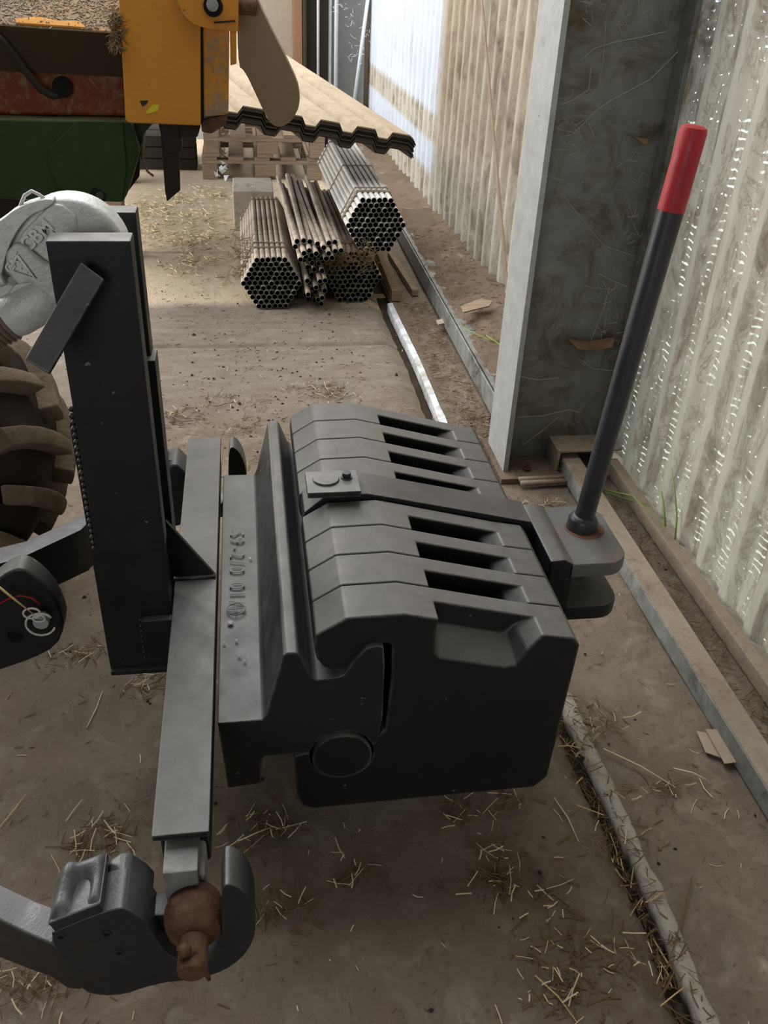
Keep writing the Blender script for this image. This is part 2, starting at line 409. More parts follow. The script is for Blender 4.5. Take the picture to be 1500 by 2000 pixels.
def build_floor():
    # slab left of the drainage groove, with its broken edge turned down into the groove
    fl = edge('floor', lambda y: gx(y) - .032 - .006 * N(3, y, 12), -5.2, -4.2, 8.2, 1240, 80, 'floor',
              lambda x, y, t: hslab(x, y) - (.03 if t > .9995 else 0)).build('floor', 'floor', smooth=True); props(fl, kind='structure')
    g = grid('floor_groove', .45, .80, -1, 8, 8, 260, lambda x, y: -.040 + .008 * N(x, y, 16), 'groovedirt')
    # strip between the groove and the wall rails
    def hs(x, y): return -.006 + .008 * N(x, y, 3) + .003 * N(x, y, 20)
    b = MB(); vs = []; fs = []; nx, ny = 60, 520
    for j in range(ny + 1):
        y = -1 + 9 * j / ny; xe = gx(y) + .016
        for i in range(nx + 1):
            x = xe + (1.20 - xe) * (i / nx) ** 1.1; vs.append((x, y, hs(x, y)))
    for j in range(ny):
        for i in range(nx):
            a = j * (nx + 1) + i; fs.append((a, a + 1, a + nx + 2, a + nx + 1))
    o = b.add(vs, fs).build('floor_strip', 'floor', smooth=True); props(o, kind='structure')
    # kerb along the groove: rough rounded concrete nosing
    b = MB(); n = 420; rings = []
    for j in range(n + 1):
        y = -.6 + 3.4 * j / n; x = gx(y) + .004; w_ = .017 + .006 * N(1, y, 11) + .004 * N(2, y, 34); h = -.001 + .004 * N(5, y, 13)
        rings.append([Vector((x - w_ * .9, y, -.034)), Vector((x - w_ * .8 + .002 * N(3, y, 50), y, -.004 + .003 * N(8, y, 30))), Vector((x - w_ * .5, y, h + .003)), Vector((x + w_ * .2 , y, h + .002 + .002 * N(6, y, 40))), Vector((x + w_ * .8, y, h - .001 + .003 * N(4, y, 25))), Vector((x + w_ * 1.4, y, -.010))])
    b.loft(rings); o = b.build('trim_1', 'kerb', smooth=True); props(o, kind='structure', label='pale rough concrete edge beside the floor groove')
    b = MB(); rings = []
    for j in range(81):
        y = 2.45 + 1.42 * j / 80; x = gx(y) + .006; w_ = .012 + .003 * N(9, y, 9)
        rings.append([Vector((x - w_, y, -.03)), Vector((x - w_, y, .012)), Vector((x + w_, y, .016)), Vector((x + w_ * 1.1, y, -.01))])
    b.loft(rings); o = b.build('trim_2', 'strip', bevel=.002); props(o, kind='structure', label='shiny pale metal strip along the far part of the groove')
build_floor()

def corrugated(name, a, b_, z0, z1, mat, depth=.0095, foot=None):
    """vertical sinusoidal sheet between plan points a and b"""
    a = Vector(a); b_ = Vector(b_); L = (b_ - a).length; d = (b_ - a) / L; nrm = Vector((-d.y, d.x))
    n = int(L / PITCH * 16); zs = [z0 + (z1 - z0) * (i / 24) ** 1.4 for i in range(25)]
    vs = []; fs = []
    for z in zs:
        for i in range(n + 1):
            s_ = L * i / n; p = a + d * s_; yy = p.y
            q = p + nrm * (depth * max(-1, min(1, 1.7 * math.sin(2 * math.pi * yy / PITCH) - .25)) + .006 * N(yy, z, 1.3))
            zz = z + (foot(yy) if foot and z == z0 else 0)
            vs.append((q.x, q.y, zz))
    for k in range(len(zs) - 1):
        for i in range(n):
            c = k * (n + 1) + i; fs.append((c, c + 1, c + n + 2, c + n + 1))
    o = MB().add(vs, fs).build(name, mat, smooth=True); props(o, kind='structure'); return o
corrugated('wall_right', (1.165, -1.0), (1.15, 2.46), .03, 3.5, 'fibre_near')
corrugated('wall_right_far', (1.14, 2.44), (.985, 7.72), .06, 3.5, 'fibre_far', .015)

def box_thing(name, mat, x0, x1, y0, y1, z0, z1, kind='structure', bevel=0, label=None):
    o = MB().box(x0, x1, y0, y1, z0, z1).build(name, mat, bevel=bevel); props(o, label, kind=kind); return o
box_thing('wall_left', 'brownwall', -5.2, -5.1, -4.2, 8.2, -.02, 3.7)
box_thing('wall_rear', 'brownwall', -5.2, 1.7, -4.3, -4.2, -.02, 3.7)
box_thing('ground_outside', 'verge', 1.20, 14, -8, 14, -.1, -.03)
box_thing('ceiling', 'brownwall', -5.2, 1.26, -4.3, 8.3, 3.7, 3.78)
box_thing('wall_right_rear', 'brownwall', 1.16, 1.2, -4.2, -1.0, -.02, 3.7)
wb = box_thing('wall_back', 'greypanel', -5.2, 1.2, 7.75, 7.85, -.02, 3.7)
for x0, x1, mat, yy in ((-.25, .40, 'wallback', 7.68), (.40, .47, 'rustframe', 7.64)):
    MB().box(x0, x1, yy, 7.75, 0, 3.2).build('board', mat, wb, bevel=.004)

# back-wall column, rods
t = thing('steel_column', 'dark steel column standing against the back wall behind the tan profiled sheets', 'column', (.58, 7.5, 0))
MB().box(.49, .67, 7.55, 7.60, 0, 3.2).build('web', 'sooty', t)
MB().box(.475, .49, 7.46, 7.68, 0, 3.2).build('flange', 'sooty', t)
MB().box(.66, .675, 7.46, 7.68, 0, 3.2).build('flange', 'galv', t)
for (a, b2, r, lab) in (((.70, 7.35, 0), (.70, 7.35, 3.2), .014, 'upright white rod standing in front of the grey back panel'),
                        ((.575, 7.45, 0), (.575, 7.45, 3.2), .010, 'thin pale rod standing in front of the dark back column'),
                        ((.83, 7.5, .1), (.98, 7.5, 1.3), .014, 'white rod leaning to the right against the back wall')):
    o = MB().tube([a, b2], r, 10).build('rod', 'white', smooth=True); props(o, lab, 'rod')
o = MB().tube([(.965, 7.6, 0), (.965, 7.6, 3.2)], .022, 10).build('corner_pipe', 'strap', smooth=True); props(o, 'brown pipe running up the far corner of the shed', 'pipe')

# near column: I-section, flange towards the room, grimy web facing the camera
t = thing('steel_column', 'grey steel column with cobwebbed dark web right of the black weights', 'column', (.78, 2.43, 0))
MB().box(.762, .778, 2.335, 2.535, -.01, 3.6).build('flange', 'galv', t, bevel=.002)
MB().box(.778, 1.105, 2.43, 2.442, -.01, 3.6).build('web', 'web', t)
MB().box(1.105, 1.12, 2.36, 2.52, -.01, 3.6).build('flange', 'web', t, bevel=.002)
MB().box(.745, 1.13, 2.29, 2.56, -.012, .012).build('base_plate', 'dirt', t, bevel=.003)
for x, y in ((.84, 2.34), (.95, 2.33)):
    b = MB().tube([(x, y, .012), (x, y, .022)], .014, 6); b.tube([(x, y, .02), (x, y, .045)], .007, 8); b.build('anchor_bolt', 'rust', t, bevel=.001)
for y in (2.285, 2.262):
    MB().tube([(.80, y, .012), (1.0, y + .005, .012)], .009, 8).build('conduit', 'strap', t, smooth=True)
o = MB().box(.93, 1.14, 2.33, 2.45, .075, .083).box(.93, .94, 2.33, 2.45, 0, .075).build('shelf_bracket', 'dirtrail', bevel=.002); props(o, 'dusty steel bracket plate at the foot of the grimy column', 'bracket')

# sill channel along the far bay, dirt lying on it
t = thing('sill_channel', 'steel sill channel under the far wall sheets, heaped with dirt', 'channel', (.95, 5, 0))
MB().box(.815, .823, 2.56, 7.6, .02, .10).box(.83, 1.1, 2.56, 7.6, .085, .095).build('channel', 'dullgrey', t, bevel=.003)
def hd(x, y): return .098 + .045 * max(0, (x - .86) / .25) * (1 + .5 * N(x, y, 3)) + .012 * N(x, y, 12) + .006 * N(x, y, 40) - .02 * max(0, (.85 - x) / .02)
o = grid('dirt_heap', .824, 1.16, 2.6, 7.6, 26, 260, hd, 'dirt', 'stuff', t); 


# wall rails of the near bay
t = thing('floor_rail', 'dusty box-section steel rail lying on the floor right of the weights', 'rail', (.97, 1.2, 0))
MB().box(.947, 1.008, -.6, 2.40, .0, .052).build('rail', 'dullgrey', t, bevel=.003)
MB().box(.950, 1.006, -.6, 2.40, .0515, .0535).build('dust_layer', 'dirtrail', t)
o = MB().box(1.10, 1.135, -.6, 2.34, .0, .045).build('floor_rail', 'dirtrail', bevel=.004); props(o, 'thin dirty rail at the foot of the near corrugated wall', 'rail')
# strap brace across the far bay
a, b2 = P(936, -40, X=1.03), P(992, 595, X=1.0)
o = MB().loft([[a + Vector(q) for q in ((0, -.016, 0), (0, .016, 0), (.006, .016, 0), (.006, -.016, 0))], [b2 + Vector(q) for q in ((0, -.02, 0), (0, .02, 0), (.006, .02, 0), (.006, -.02, 0))]]).build('strap_brace', 'strap'); props(o, 'flat brown steel strap running down the far corrugated wall', 'brace')

# ------------------------------------------------------------------ suitcase weights
PX_TOP = [(617,1240),(677,1207),(789,1199),(858,1209)]
def weight_profile(Y):
    top = polyY(PX_TOP, Y)
    right = polyY([(1061,1240),(1122,1246),(1133,1260),(1069,1518),(1042,1538)], Y)
    low = polyY([(613,1580),(592,1574),(580,1556),(573,1478),(606,1470)], Y)
    c = P(668, 1475, Y=Y); cir = [p for p in arc((c.x, Y, c.z), .051, 190, 385, 14)]
    inner = polyY([(752,1425),(764,1330),(766,1262),(757,1256),(748,1257),(718,1263),(692,1290),(680,1305),(650,1311),(631,1303),(618,1286),(613,1262)], Y)
    return top, right, low, cir, inner
YW, TH, PIT = 1.0, .0785, .0802
def make_weight(root):
    y0, ym, y1 = YW, YW + .043, YW + TH
    top, right, low, cir, inner = weight_profile(y0)
    rest = right + low + cir + inner
    TL, TR = top[-1], right[0]
    nA = polyY([(850,1240),(848,1276),(858,1286),(985,1304),(1008,1300),(1030,1270)], y0)      # scoop outline on the near face
    A = top + nA + rest
    sh = lambda pts, y: [Vector((p.x, y, p.z)) for p in pts]
    dz = [.012, .03, .036, .036, .034, .018]; dx = [.003, .004, .0, -.004, -.010, -.012]
    B = sh(top, ym) + [Vector((p.x + dx[i], ym, p.z + dz[i])) for i, p in enumerate(nA)] + sh(rest, ym)
    n = len(A); nt, nn = len(top), len(nA)
    vs = A + B; fs = [tuple(reversed(range(n)))]
    for j in range(n): fs.append((j, (j + 1) % n, n + (j + 1) % n, n + j))
    # back ring: full outline without scoop
    Cr = sh(top, y1) + sh(rest, y1); c0 = len(vs); vs += Cr
    idxB = [n + i for i in range(nt)] + [n + nt + nn + i for i in range(len(rest))]
    m = len(idxB)
    for j in range(m): fs.append((idxB[j], idxB[(j + 1) % m], c0 + (j + 1) % m, c0 + j))
    fs.append(tuple(range(c0, c0 + m)))
    fs.append(tuple([n + nt - 1] + [n + nt + nn] + [n + nt + i for i in reversed(range(nn))]))   # wall behind the scoop
    b = MB().add(vs, fs); return b.build('body', 'weight', root, bevel=.0048, seg=3, angle=24)
wl = ['nearest black cast iron suitcase weight, its whole flat side showing',
      'second black suitcase weight from the near end of the row',
      'third black suitcase weight from the near end of the row',
      'black suitcase weight just on the near side of the centre coupling bar',
      'black suitcase weight directly behind the centre coupling bar',
      'third black suitcase weight from the far end of the row',
      'second black suitcase weight from the far end of the row',
      'farthest black suitcase weight at the back end of the row']
w0 = thing('suitcase_weight', wl[0], 'weight', (.27, YW, .16), 'suitcase weights hung on the front rack')
body = make_weight(w0)
for k in range(1, 8):
    slot = k if k < 4 else k + 1
    r = w0.copy(); COL.objects.link(r); r['label'] = wl[k]; r.location.y = YW + PIT * slot
    if k >= 4: r.location.z -= .004
    c = body.copy(); COL.objects.link(c); c.parent = r
YC0, YC1 = YW + PIT * 4 + .002, YW + PIT * 5 - .003

# ------------------------------------------------------------------ rack carrying the weights
rk = thing('weight_rack', 'long black cast rack that the row of weights hooks onto', 'rack', (.05, 1.4, .3))
Y = .992
prof = [(425,1412),(512,1406),(520,1396),(553,1280),(560,1275),(580,1275),(586,1281),(608,1322),(618,1328),(655,1325),(672,1318),(690,1292),(715,1266),(735,1261),(750,1264),(752,1300),(748,1400),(738,1452),(729,1456),(722,1448)]
c = P(668, 1475, Y=Y)
pp = polyY(prof, Y) + [Vector((c.x + .054 * math.cos(R(a)), Y, c.z + .054 * math.sin(R(a)))) for a in (45, 65, 85, 105, 125, 145, 165)] + polyY([(600,1471),(575,1473),(518,1478),(512,1484),(511,1530),(445,1540)], Y)
MB().prism(pp, (0, .752, 0)).build('rack_casting', 'beam', rk, bevel=.003, seg=2, angle=28)
cy = MB().tube([(c.x, .988, c.z), (c.x, 1.735, c.z)], .0485, 40).build('locking_rod', 'weight', rk, bevel=.002, smooth='auto')
a1 = P(428, 1400, Y=1.0); zt = a1.z
lc = P(461, 1112, Z=zt)
for i, chh in enumerate('S9-2/0 01/1'):
    if chh != ' ': text_mesh('cast_character', chh, .042, 'beam', rk, lc + Vector((0, .122 - i * .0245, 0)), (0, -1, 0), (1, 0, 0), .0005)
pc = P(461, 1190, Z=zt)
b = MB(); ring = [pc + Vector((.016 * math.cos(a), .016 * math.sin(a), .0008)) for a in np.linspace(0, 2 * math.pi, 25)]
b.tube(ring, .0012, 6); b.tube([pc + Vector((-.012, 0, .0006)), pc + Vector((.012, 0, .0006))], .001, 6); b.tube([pc + Vector((0, -.012, .0006)), pc + Vector((0, .012, .0006))], .001, 6)
b.build('cast_emblem', 'beam', rk)
b = MB()
for px, py, s_ in ((450,1216,.006), (462,1250,.003), (467,1280,.003), (438,1255,.003), (489,1090,.003), (478,1290,.003)):
    b.ball(P(px, py, Z=zt), s_, 8, 5, (1, 1, .3))
b.build('weld_spatter', 'galv', rk, kind='stuff')

# ------------------------------------------------------------------ centre coupling bar and jaw
cb = thing('tow_coupling', 'black centre tow bar over the weights ending in a two-plate jaw', 'coupling', (.4, YC0, .45))
yc = (YC0 + YC1) / 2
tp = [P(q, r_, Y=YC0) for q, r_ in ((612,1000),(640,972),(725,965),(780,972),(985,1008))]
z0 = .575
prof = [(.075, .515), (.078, .545), (.115, .578), (.19, .579), (.245, .566), (.50, .503), (.505, .44), (.49, .20), (.44, .20), (.43, .30), (.22, .30), (.21, .52), (.12, .535), (.095, .515), (.082, .49)]
MB().prism([(x, YC0, z) for x, z in prof], (0, YC1 - YC0, 0)).build('tow_bar', 'black', cb, bevel=.003, seg=2, angle=20)
pl = MB().box(.083, .176, 1.305, 1.378, .584, .596).build('clamp_plate', 'beam', cb, bevel=.0015)
b = MB().tube([(.118, 1.348, .596), (.118, 1.348, .600)], [.024, .023], 28); b.build('raised_boss', 'beam', pl, bevel=.001)
b = MB().tube([(.155, 1.352, .596), (.155, 1.352, .5985)], .0105, 20); b.tube([(.155, 1.352, .5985), (.155, 1.352, .607)], .0085, 6); b.build('bolt', 'lever', pl, bevel=.0008)
# jaw
def rounded(x0, x1, y0, y1, r, corners=(0, 1, 1, 0), n=6):
    pts = []
    for (cx, cy_, a0, on) in ((x0, y0, 180, corners[0]), (x1, y0, 270, corners[1]), (x1, y1, 0, corners[2]), (x0, y1, 90, corners[3])):
        if on:
            ox = cx + r if a0 in (180, 90) else cx - r; oy = cy_ + r if a0 in (180, 270) else cy_ - r
            pts += [(ox + r * math.cos(R(a0 + 90 * i / n)), oy + r * math.sin(R(a0 + 90 * i / n))) for i in range(n + 1)]
        else: pts.append((cx, cy_))
    return pts
JY0, JY1 = 1.222, 1.415
hz = lambda pts, z, h: MB().prism([(x, y, z) for x, y in pts], (0, 0, h))
hz(rounded(.545, .662, JY0, JY1, .042), .445, .030).build('upper_jaw', 'jaw', cb, bevel=.004, angle=28)
hz(rounded(.53, .662, JY0 - .0, JY1, .042), .345, .032).build('lower_jaw', 'black', cb, bevel=.004, angle=28)
MB().prism([(.508, JY0, .33), (.508, JY0, .485), (.535, JY0, .487), (.556, JY0, .474), (.556, JY0, .33)], (0, JY1 - JY0, 0)).build('jaw_block', 'black', cb, bevel=.005)
MB().tube([(.615, 1.33, .30), (.615, 1.33, .45)], .018, 20).build('pin', 'dark', cb, smooth='auto')

MB().tube([(.610, 1.335, .4752), (.610, 1.335, .4765)], [.038, .036], 28).build('rust_ring', 'rust', cb)
# lever with dipped red end
base = P(1136, 1028, Z=.478); topp = P(1357, 246, Y=1.345)
lv = thing('lever', 'tall black round lever with a red dipped end standing in the tow jaw', 'lever', tuple(base))
ax = (topp - base); L = ax.length; u = ax.normalized(); base = base - u * .002
MB().tube([base + u * -.004, base + u * .018, base + u * .024, base + u * .028], [.0285, .0285, .0250, .0198], 32).build('collar', 'lever', lv, bevel=.0015, smooth='auto')
MB().tube([base + u * .02, base + u * .3, base + u * (L * .835)], [.0185, .0195, .0205], 32).build('rod', 'lever', lv, smooth='auto')
MB().tube([base + u * (L * .83), base + u * (L * .99), base + u * (L * 1.0), base + u * (L * 1.004)], [.0212, .0210, .0195, .013], 32).build('red_grip', 'red', lv, smooth='auto')

# ------------------------------------------------------------------ cross beam, mast posts, gusset
bm_ = thing('hitch_frame', 'black welded hitch frame of cross beam and twin mast posts', 'frame', (-.12, 1.33, .4))
BZ = .404
MB().box(-.158, -.083, .777, 1.882, BZ - .012, BZ).build('beam_cap', 'beam', bm_, bevel=.0025)
MB().box(-.150, -.0855, .79, 1.87, BZ - .078, BZ - .0125).build('cross_beam', 'beam', bm_, bevel=.003)
# near end stub and pin with ball collar
MB().prism([(-.143, .795, BZ - .022), (-.098, .795, BZ - .022), (-.098, .795, BZ - .078), (-.143, .795, BZ - .078)], (0, -.06, -.0)).build('end_stub', 'dullgrey', bm_, bevel=.003)
bc = P(380, 1788, Y=.715); bc.y = .715
MB().prism([(bc.x - .032, .80, BZ - .03), (bc.x + .016, .80, BZ - .03), (bc.x + .016, .80, bc.z - .02), (bc.x - .024, .80, bc.z - .02)], (0, -.055, -.02)).build('end_stub', 'galv', bm_, bevel=.006)
MB().loft([[bc + Vector((r_ * math.cos(a), y, r_ * math.sin(a))) for a in np.linspace(0, 2 * math.pi, 33)[:-1]] for r_, y in ((.026, .034), (.033, .026), (.0385, .010), (.0395, 0), (.0375, -.014), (.031, -.028), (.0215, -.033))]).build('ball_collar', 'rust', bm_, smooth='auto')
pr_ = []
MB().loft([[bc + Vector((r_ * math.cos(a), y, r_ * math.sin(a) )) for a in np.linspace(0, 2 * math.pi, 25)[:-1]] for r_, y in ((.019, .03), (.019, -.074), (.017, -.079))]).build('pin', 'rust', bm_, bevel=.001, smooth='auto')
e = bc + Vector((.004, -.062, .014))
b = MB(); b.tube([e + Vector((-.020, .004, .010)), e + Vector((-.012, 0, .012)), e, e + Vector((.010, -.010, -.016)), e + Vector((.016, -.018, -.030))], [.004, .0055, .0055, .004, .0025], 8); b.ball(e + Vector((-.012, .0, .010)), .009, 10, 8); b.build('split_pin', 'rust', bm_, smooth=True)
# posts: lower box, upper sleeve; near and far
PX0, PX1 = -.273, -.163
for k, (ya, yb) in enumerate(((1.25, 1.30), (1.41, 1.46))):
    MB().prism([(PX0 - .006, ya, .272), (PX1 + .002, ya, .272), (PX1 + .002, ya, .80), (PX0 + .004, ya, .80), (PX0 - .006, ya, .765)], (0, yb - ya, 0)).build('lower_post', 'black', bm_, bevel=.002)
    zs = ya - .014 if k == 0 else ya + .02
    MB().box(PX0 + (.010 if k else .006), PX1 + (-.006 if k else .006), zs, zs + .042, .539, 1.047 if k == 0 else 1.035).build('upper_post', 'black', bm_, bevel=.0025)
MB().box(PX1 - .05, PX1 + .004, 1.234, 1.25, .30, .392).build('weld_tab', 'black', bm_, bevel=.003)
b = MB()
for i in range(46):
    z = .30 + i * .011
    if z > .54: b.ball((PX0 + .002, 1.246, z), .0045 + .0018 * random.random(), 6, 5)
for i in range(8): b.ball((PX1 - .05, 1.233, .395 - i * .012), .003, 6, 5)
b.build('weld_bead', 'black', bm_, smooth=True, kind='stuff')
MB().prism([(-.163, 1.335, BZ + .001), (-.084, 1.335, BZ + .001), (-.163, 1.335, .53)], (0, .009, 0)).build('gusset', 'black', bm_, bevel=.001)
b = MB().tube([(-.16, 1.333, BZ + .002), (-.085, 1.334, BZ + .002)], .005, 8); b.build('weld_bead', 'beam', bm_, smooth=True)
b = MB(); b.box(-.278, -.16, 1.243, 1.30, .262, .272); b.build('foot_plate', 'black', bm_, bevel=.001)
# side tab on the post
q = [P(158,512,Y=1.215), P(203,545,Y=1.205), P(95,730,Y=1.135), P(48,702,Y=1.145)]
nrm = (q[1] - q[0]).cross(q[3] - q[0]).normalized()
if nrm.y > 0: nrm = -nrm
MB().prism(q, nrm * -.012).build('flat_bar_tab', 'beam', bm_, bevel=.002)

# ------------------------------------------------------------------ silver quick catch hook
ch = thing('top_link_hook', 'silver cast quick-catch hook held between the tops of the mast posts', 'hook', (-.25, 1.33, .95))
Yh = 1.325
cc = P(140, 500, Y=Yh)
# disc body
rr = (P(140, 390, Y=Yh) - cc).length
disc = [cc + Vector((rr * math.cos(R(a)), 0, rr * math.sin(R(a)))) for a in range(-20, 150, 8)]
disc += polyY([(-20,500),(-10,640),(60,640),(110,600),(150,590),(240,600)], Yh)
MB().prism(disc, (0, .06, 0)).build('hook_body', 'cast', ch, bevel=.010, seg=4, angle=20)
# raised neck plate towards the camera
nk = polyY([(98,398),(45,452),(30,478),(14,492),(12,520),(30,552),(10,580),(30,620),(60,612),(105,592),(150,590),(150,420),(120,400)], Yh - .004)
MB().prism(nk, (0, .03, 0)).build('neck', 'cast', ch, bevel=.004, seg=3, angle=20)
# shoulder with triangle recess (CAT 2 boss)
bo = polyY([(32,470),(16,488),(13,522),(40,552),(62,546),(118,592),(150,590),(150,540),(85,505),(50,475)], Yh - .004)
MB().prism(bo, (0, -.014, 0)).build('shoulder', 'cast', ch, bevel=.005, seg=3, angle=20)
tri = [P(33, 499, Y=Yh-.021), P(20, 528, Y=Yh-.021), P(69, 544, Y=Yh-.021)]
b = MB(); b.tube(tri + [tri[0]], .0022, 6); b.build('triangle_rim', 'castmark', ch, smooth=True)
xd = P(67, 505, Y=Yh) - P(27, 525, Y=Yh)
text_mesh('size_mark', 'CAT\n 2', .016, 'castmark', ch, P(37, 520, Y=Yh - .0195), P(50, 505, Y=Yh) - P(30, 532, Y=Yh), P(30, 505, Y=Yh) - P(50, 532, Y=Yh), .0016, .0004)
fr = [P(a, b_, Y=Yh - .008) for a, b_ in ((52, 467), (81, 437), (93, 453), (64, 481))]
MB().prism([p + Vector((0, .003, 0)) for p in fr], (0, .008, 0)).build('name_plate', 'cast', ch, bevel=.001)
b = MB(); b.tube([p + Vector((0, .003, 0)) for p in fr + [fr[0]]], .0016, 6); b.build('plate_frame', 'castmark', ch, smooth=True)
text_mesh('maker_mark', 'CBM', .026, 'castmark', ch, P(72, 460, Y=Yh - .0058), P(88, 445, Y=Yh) - P(58, 474, Y=Yh), P(66, 450, Y=Yh) - P(79, 470, Y=Yh), 0.0030, .0006)
MB().tube([P(113,446,Y=Yh-.002), P(113,446,Y=Yh+.01)], .008, 14).build('plug', 'dark', ch)
MB().tube([P(24,548,Y=Yh-.016), P(24,548,Y=Yh+.01)], .0065, 14).build('plug', 'galv', ch, bevel=.001)
MB().tube([P(-8,552,Y=Yh-.02), P(8,545,Y=Yh-.02)], .009, 12).build('pin', 'cast', ch, bevel=.002)
# release lever: crescent along the back, wire loop
cr = [(-30,450),(0,432),(30,408),(65,393),(100,388),(106,396),(90,408),(60,420),(36,446),(18,480),(6,520),(0,560),(-40,560)]
MB().prism(polyY(chaikin(cr), Yh - .012), (0, .024, 0)).build('release_lever', 'cast', ch, bevel=.006, seg=3, angle=18)
MB().prism(polyY([(20,466),(34,452),(36,478),(14,512),(-20,560),(-20,500)], Yh + .014), (0, .01, 0)).build('slot', 'dark', ch)
MB().tube([P(40,402,Y=Yh), P(48,382,Y=Yh), P(62,373,Y=Yh), P(76,380,Y=Yh), P(90,390,Y=Yh), P(104,396,Y=Yh)], .0026, 8).build('wire_loop', 'zinc', ch, smooth=True)
# barrel and threaded boot going down left
p0, p1 = P(105, 565, Y=Yh + .02), P(28, 615, Y=Yh + .01); dd = (p1 - p0).normalized()
MB().tube([p0 - dd * .02, p0, p0 + dd * .03, p1, p1 + dd * .012], [.028, .034, .036, .034, .030], 28).build('barrel', 'cast', ch, smooth='auto')
b = MB()
for i in range(7):
    c0 = p1 + dd * (.014 + i * .008); b.tube([c0 - dd * .0035, c0, c0 + dd * .0035], [.030 - i * .0008, .034 - i * .0008, .030 - i * .0008], 28)
b.tube([p1, p1 + dd * .35], .026, 20)
b.build('threaded_sleeve', 'strap', ch, smooth='auto')

# ------------------------------------------------------------------ lower link claws and arms
def claw_polys():
    s = lambda x, y: (x / 2.5, 1550 + y / 2.5)
    out = [s(*q) for q in ((236,690),(300,660),(420,610),(560,562),(610,562),(690,612),(735,655),(770,712),(800,762))]
    cra = [s(*q) for q in ((840,800),(890,825),(950,835),(1010,815),(1050,780),(1074,730),(1082,660),(1078,580),(1085,480),(1100,445))]
    tip = [s(*q) for q in ((1130,445),(1180,470),(1225,530),(1250,620),(1245,700),(1205,780),(1140,840),(1050,885),(960,905),(880,917),(800,925),(700,950),(610,982),(500,990),(400,965),(330,860))]
    return out + cra + tip
def make_claw(root, near=True):
    Y0 = .692
    pts = [P(a, b, Y=Y0) for a, b in chaikin(claw_polys())]
    MB().prism(pts, (0, .058, 0)).build('claw', 'hook', root, bevel=.007, seg=3, angle=24)
    z2 = lambda x, y, Y=Y0: P(x / 2.5, 1550 + y / 2.5, Y=Y)
    # block on the throat side
    MB().prism([z2(500,600), z2(560,562), z2(608,562), z2(690,612), z2(738,660), z2(700,690), z2(512,680)], (0, .078, 0)).xform(Matrix.Translation((0, .006, 0))).build('latch_block', 'hook', root, bevel=.008, seg=3, angle=24)
    MB().prism([z2(700,600,.715), z2(835,590,.715), z2(842,640,.715), z2(800,680,.715), z2(720,650,.715)], (0, .035, 0)).build('latch_tongue', 'hook', root, bevel=.004, seg=2)
    # thumb pad: saddle shaped
    A, B = z2(236, 660), z2(495, 560); vs = []; fs = []; nx, ny = 16, 12
    for j in range(ny + 1):
        for i in range(nx + 1):
            u_, v_ = i / nx, j / ny; p = A.lerp(B, u_)
            h = .016 - .022 * math.exp(-((u_ - .58) / .22) ** 2) * max(0, 1 - ((v_ - .30) / .42) ** 2) + .010 * math.exp(-((u_ - .30) / .13) ** 2 - ((v_ - .75) / .4) ** 2)
            e_ = min(u_, 1 - u_, v_, 1 - v_); h *= min(1, e_ * 7 + .0)
            vs.append((p.x, Y0 + .002 + .076 * v_, p.z + h + .004))
    for j in range(ny):
        for i in range(nx): a = j * (nx + 1) + i; fs.append((a, a + 1, a + nx + 2, a + nx + 1))
    MB().add(vs, fs).build('thumb_pad', 'hook', root, smooth=True)
    MB().prism([A + Vector((0, .001, .008)), B + Vector((0, .001, .008)), B + Vector((0, .001, -.03)), A + Vector((0.01, .001, -.03))], (0, .076, 0)).build('pad_base', 'hook', root, bevel=.004)
    for x, y in ((298, 698), (520, 685), (582, 775)):
        MB().hollow(z2(x, y) + Vector((0, -.0015, 0)), z2(x, y) + Vector((0, .0005, 0)), .0062, .004, 14).build('screw_hole', 'hook', root)
        MB().tube([z2(x, y) + Vector((0, -.0006, 0)), z2(x, y) + Vector((0, .001, 0))], .0042, 12).build('screw_hole', 'dark', root)
nc = thing('lower_link_arm', 'near black lower link claw arm holding the rusty ball pin', 'link arm', (-.2, .72, .3))
make_claw(nc)
# arm
tA = [(-60,410),(0,455),(130,520),(236,585)]; 
s2 = lambda x, y, Y: P(x / 2.5, 1550 + y / 2.5, Y=Y)
rings = []
for (x, yt, yb, Yc) in ((-900, 150, 320, .93), (-300, 450, 640, .83), (0, 620, 805, .77), (130, 685, 858, .735), (250, 735, 900, .712), (330, 800, 955, .70), (400, 850, 962, .70)):
    a_, b__ = s2(x, yt, Yc), s2(x, yb, Yc); rings.append([a_, b__, b__ + Vector((0, .05, 0)), a_ + Vector((0, .05, 0))])
MB().loft(rings).build('arm', 'hook', nc, bevel=.004, angle=50)
# far claw: mirrored copy of the claw at the far end of the beam
fc = thing('lower_link_arm', 'far black lower link arm with drilled claw behind the beam', 'link arm', (-.2, 1.95, .3))
# mirrored about the beam centre
YM = 1.312
def mirror_from(src, dst):
    for o in list(src.children):
        if o.name.startswith('arm'): continue
        me = o.data.copy()
        for v in me.vertices:
            wy = v.co.y + src.location.y; v.co.y = (2 * YM - wy) - dst.location.y; v.co.x += src.location.x - dst.location.x; v.co.z += src.location.z - dst.location.z - .028
        me.flip_normals(); n_ = bpy.data.objects.new(o.name.split('.')[0], me); COL.objects.link(n_); n_.parent = dst
mirror_from(nc, fc)
rings = []
for p_, h in ((Vector((-.62, 1.385, .385)), .075), (Vector((-.46, 1.465, .375)), .075), (Vector((-.36, 1.56, .372)), .078), (Vector((-.29, 1.74, .365)), .085), (Vector((-.26, 1.95, .345)), .08)):
    rings.append([p_, p_ + Vector((0, 0, -h * 1.35)), p_ + Vector((0, .06, -h * 1.35)), p_ + Vector((0, .06, 0))])
MB().loft(rings).build('arm', 'hook', fc, bevel=.004, angle=50)

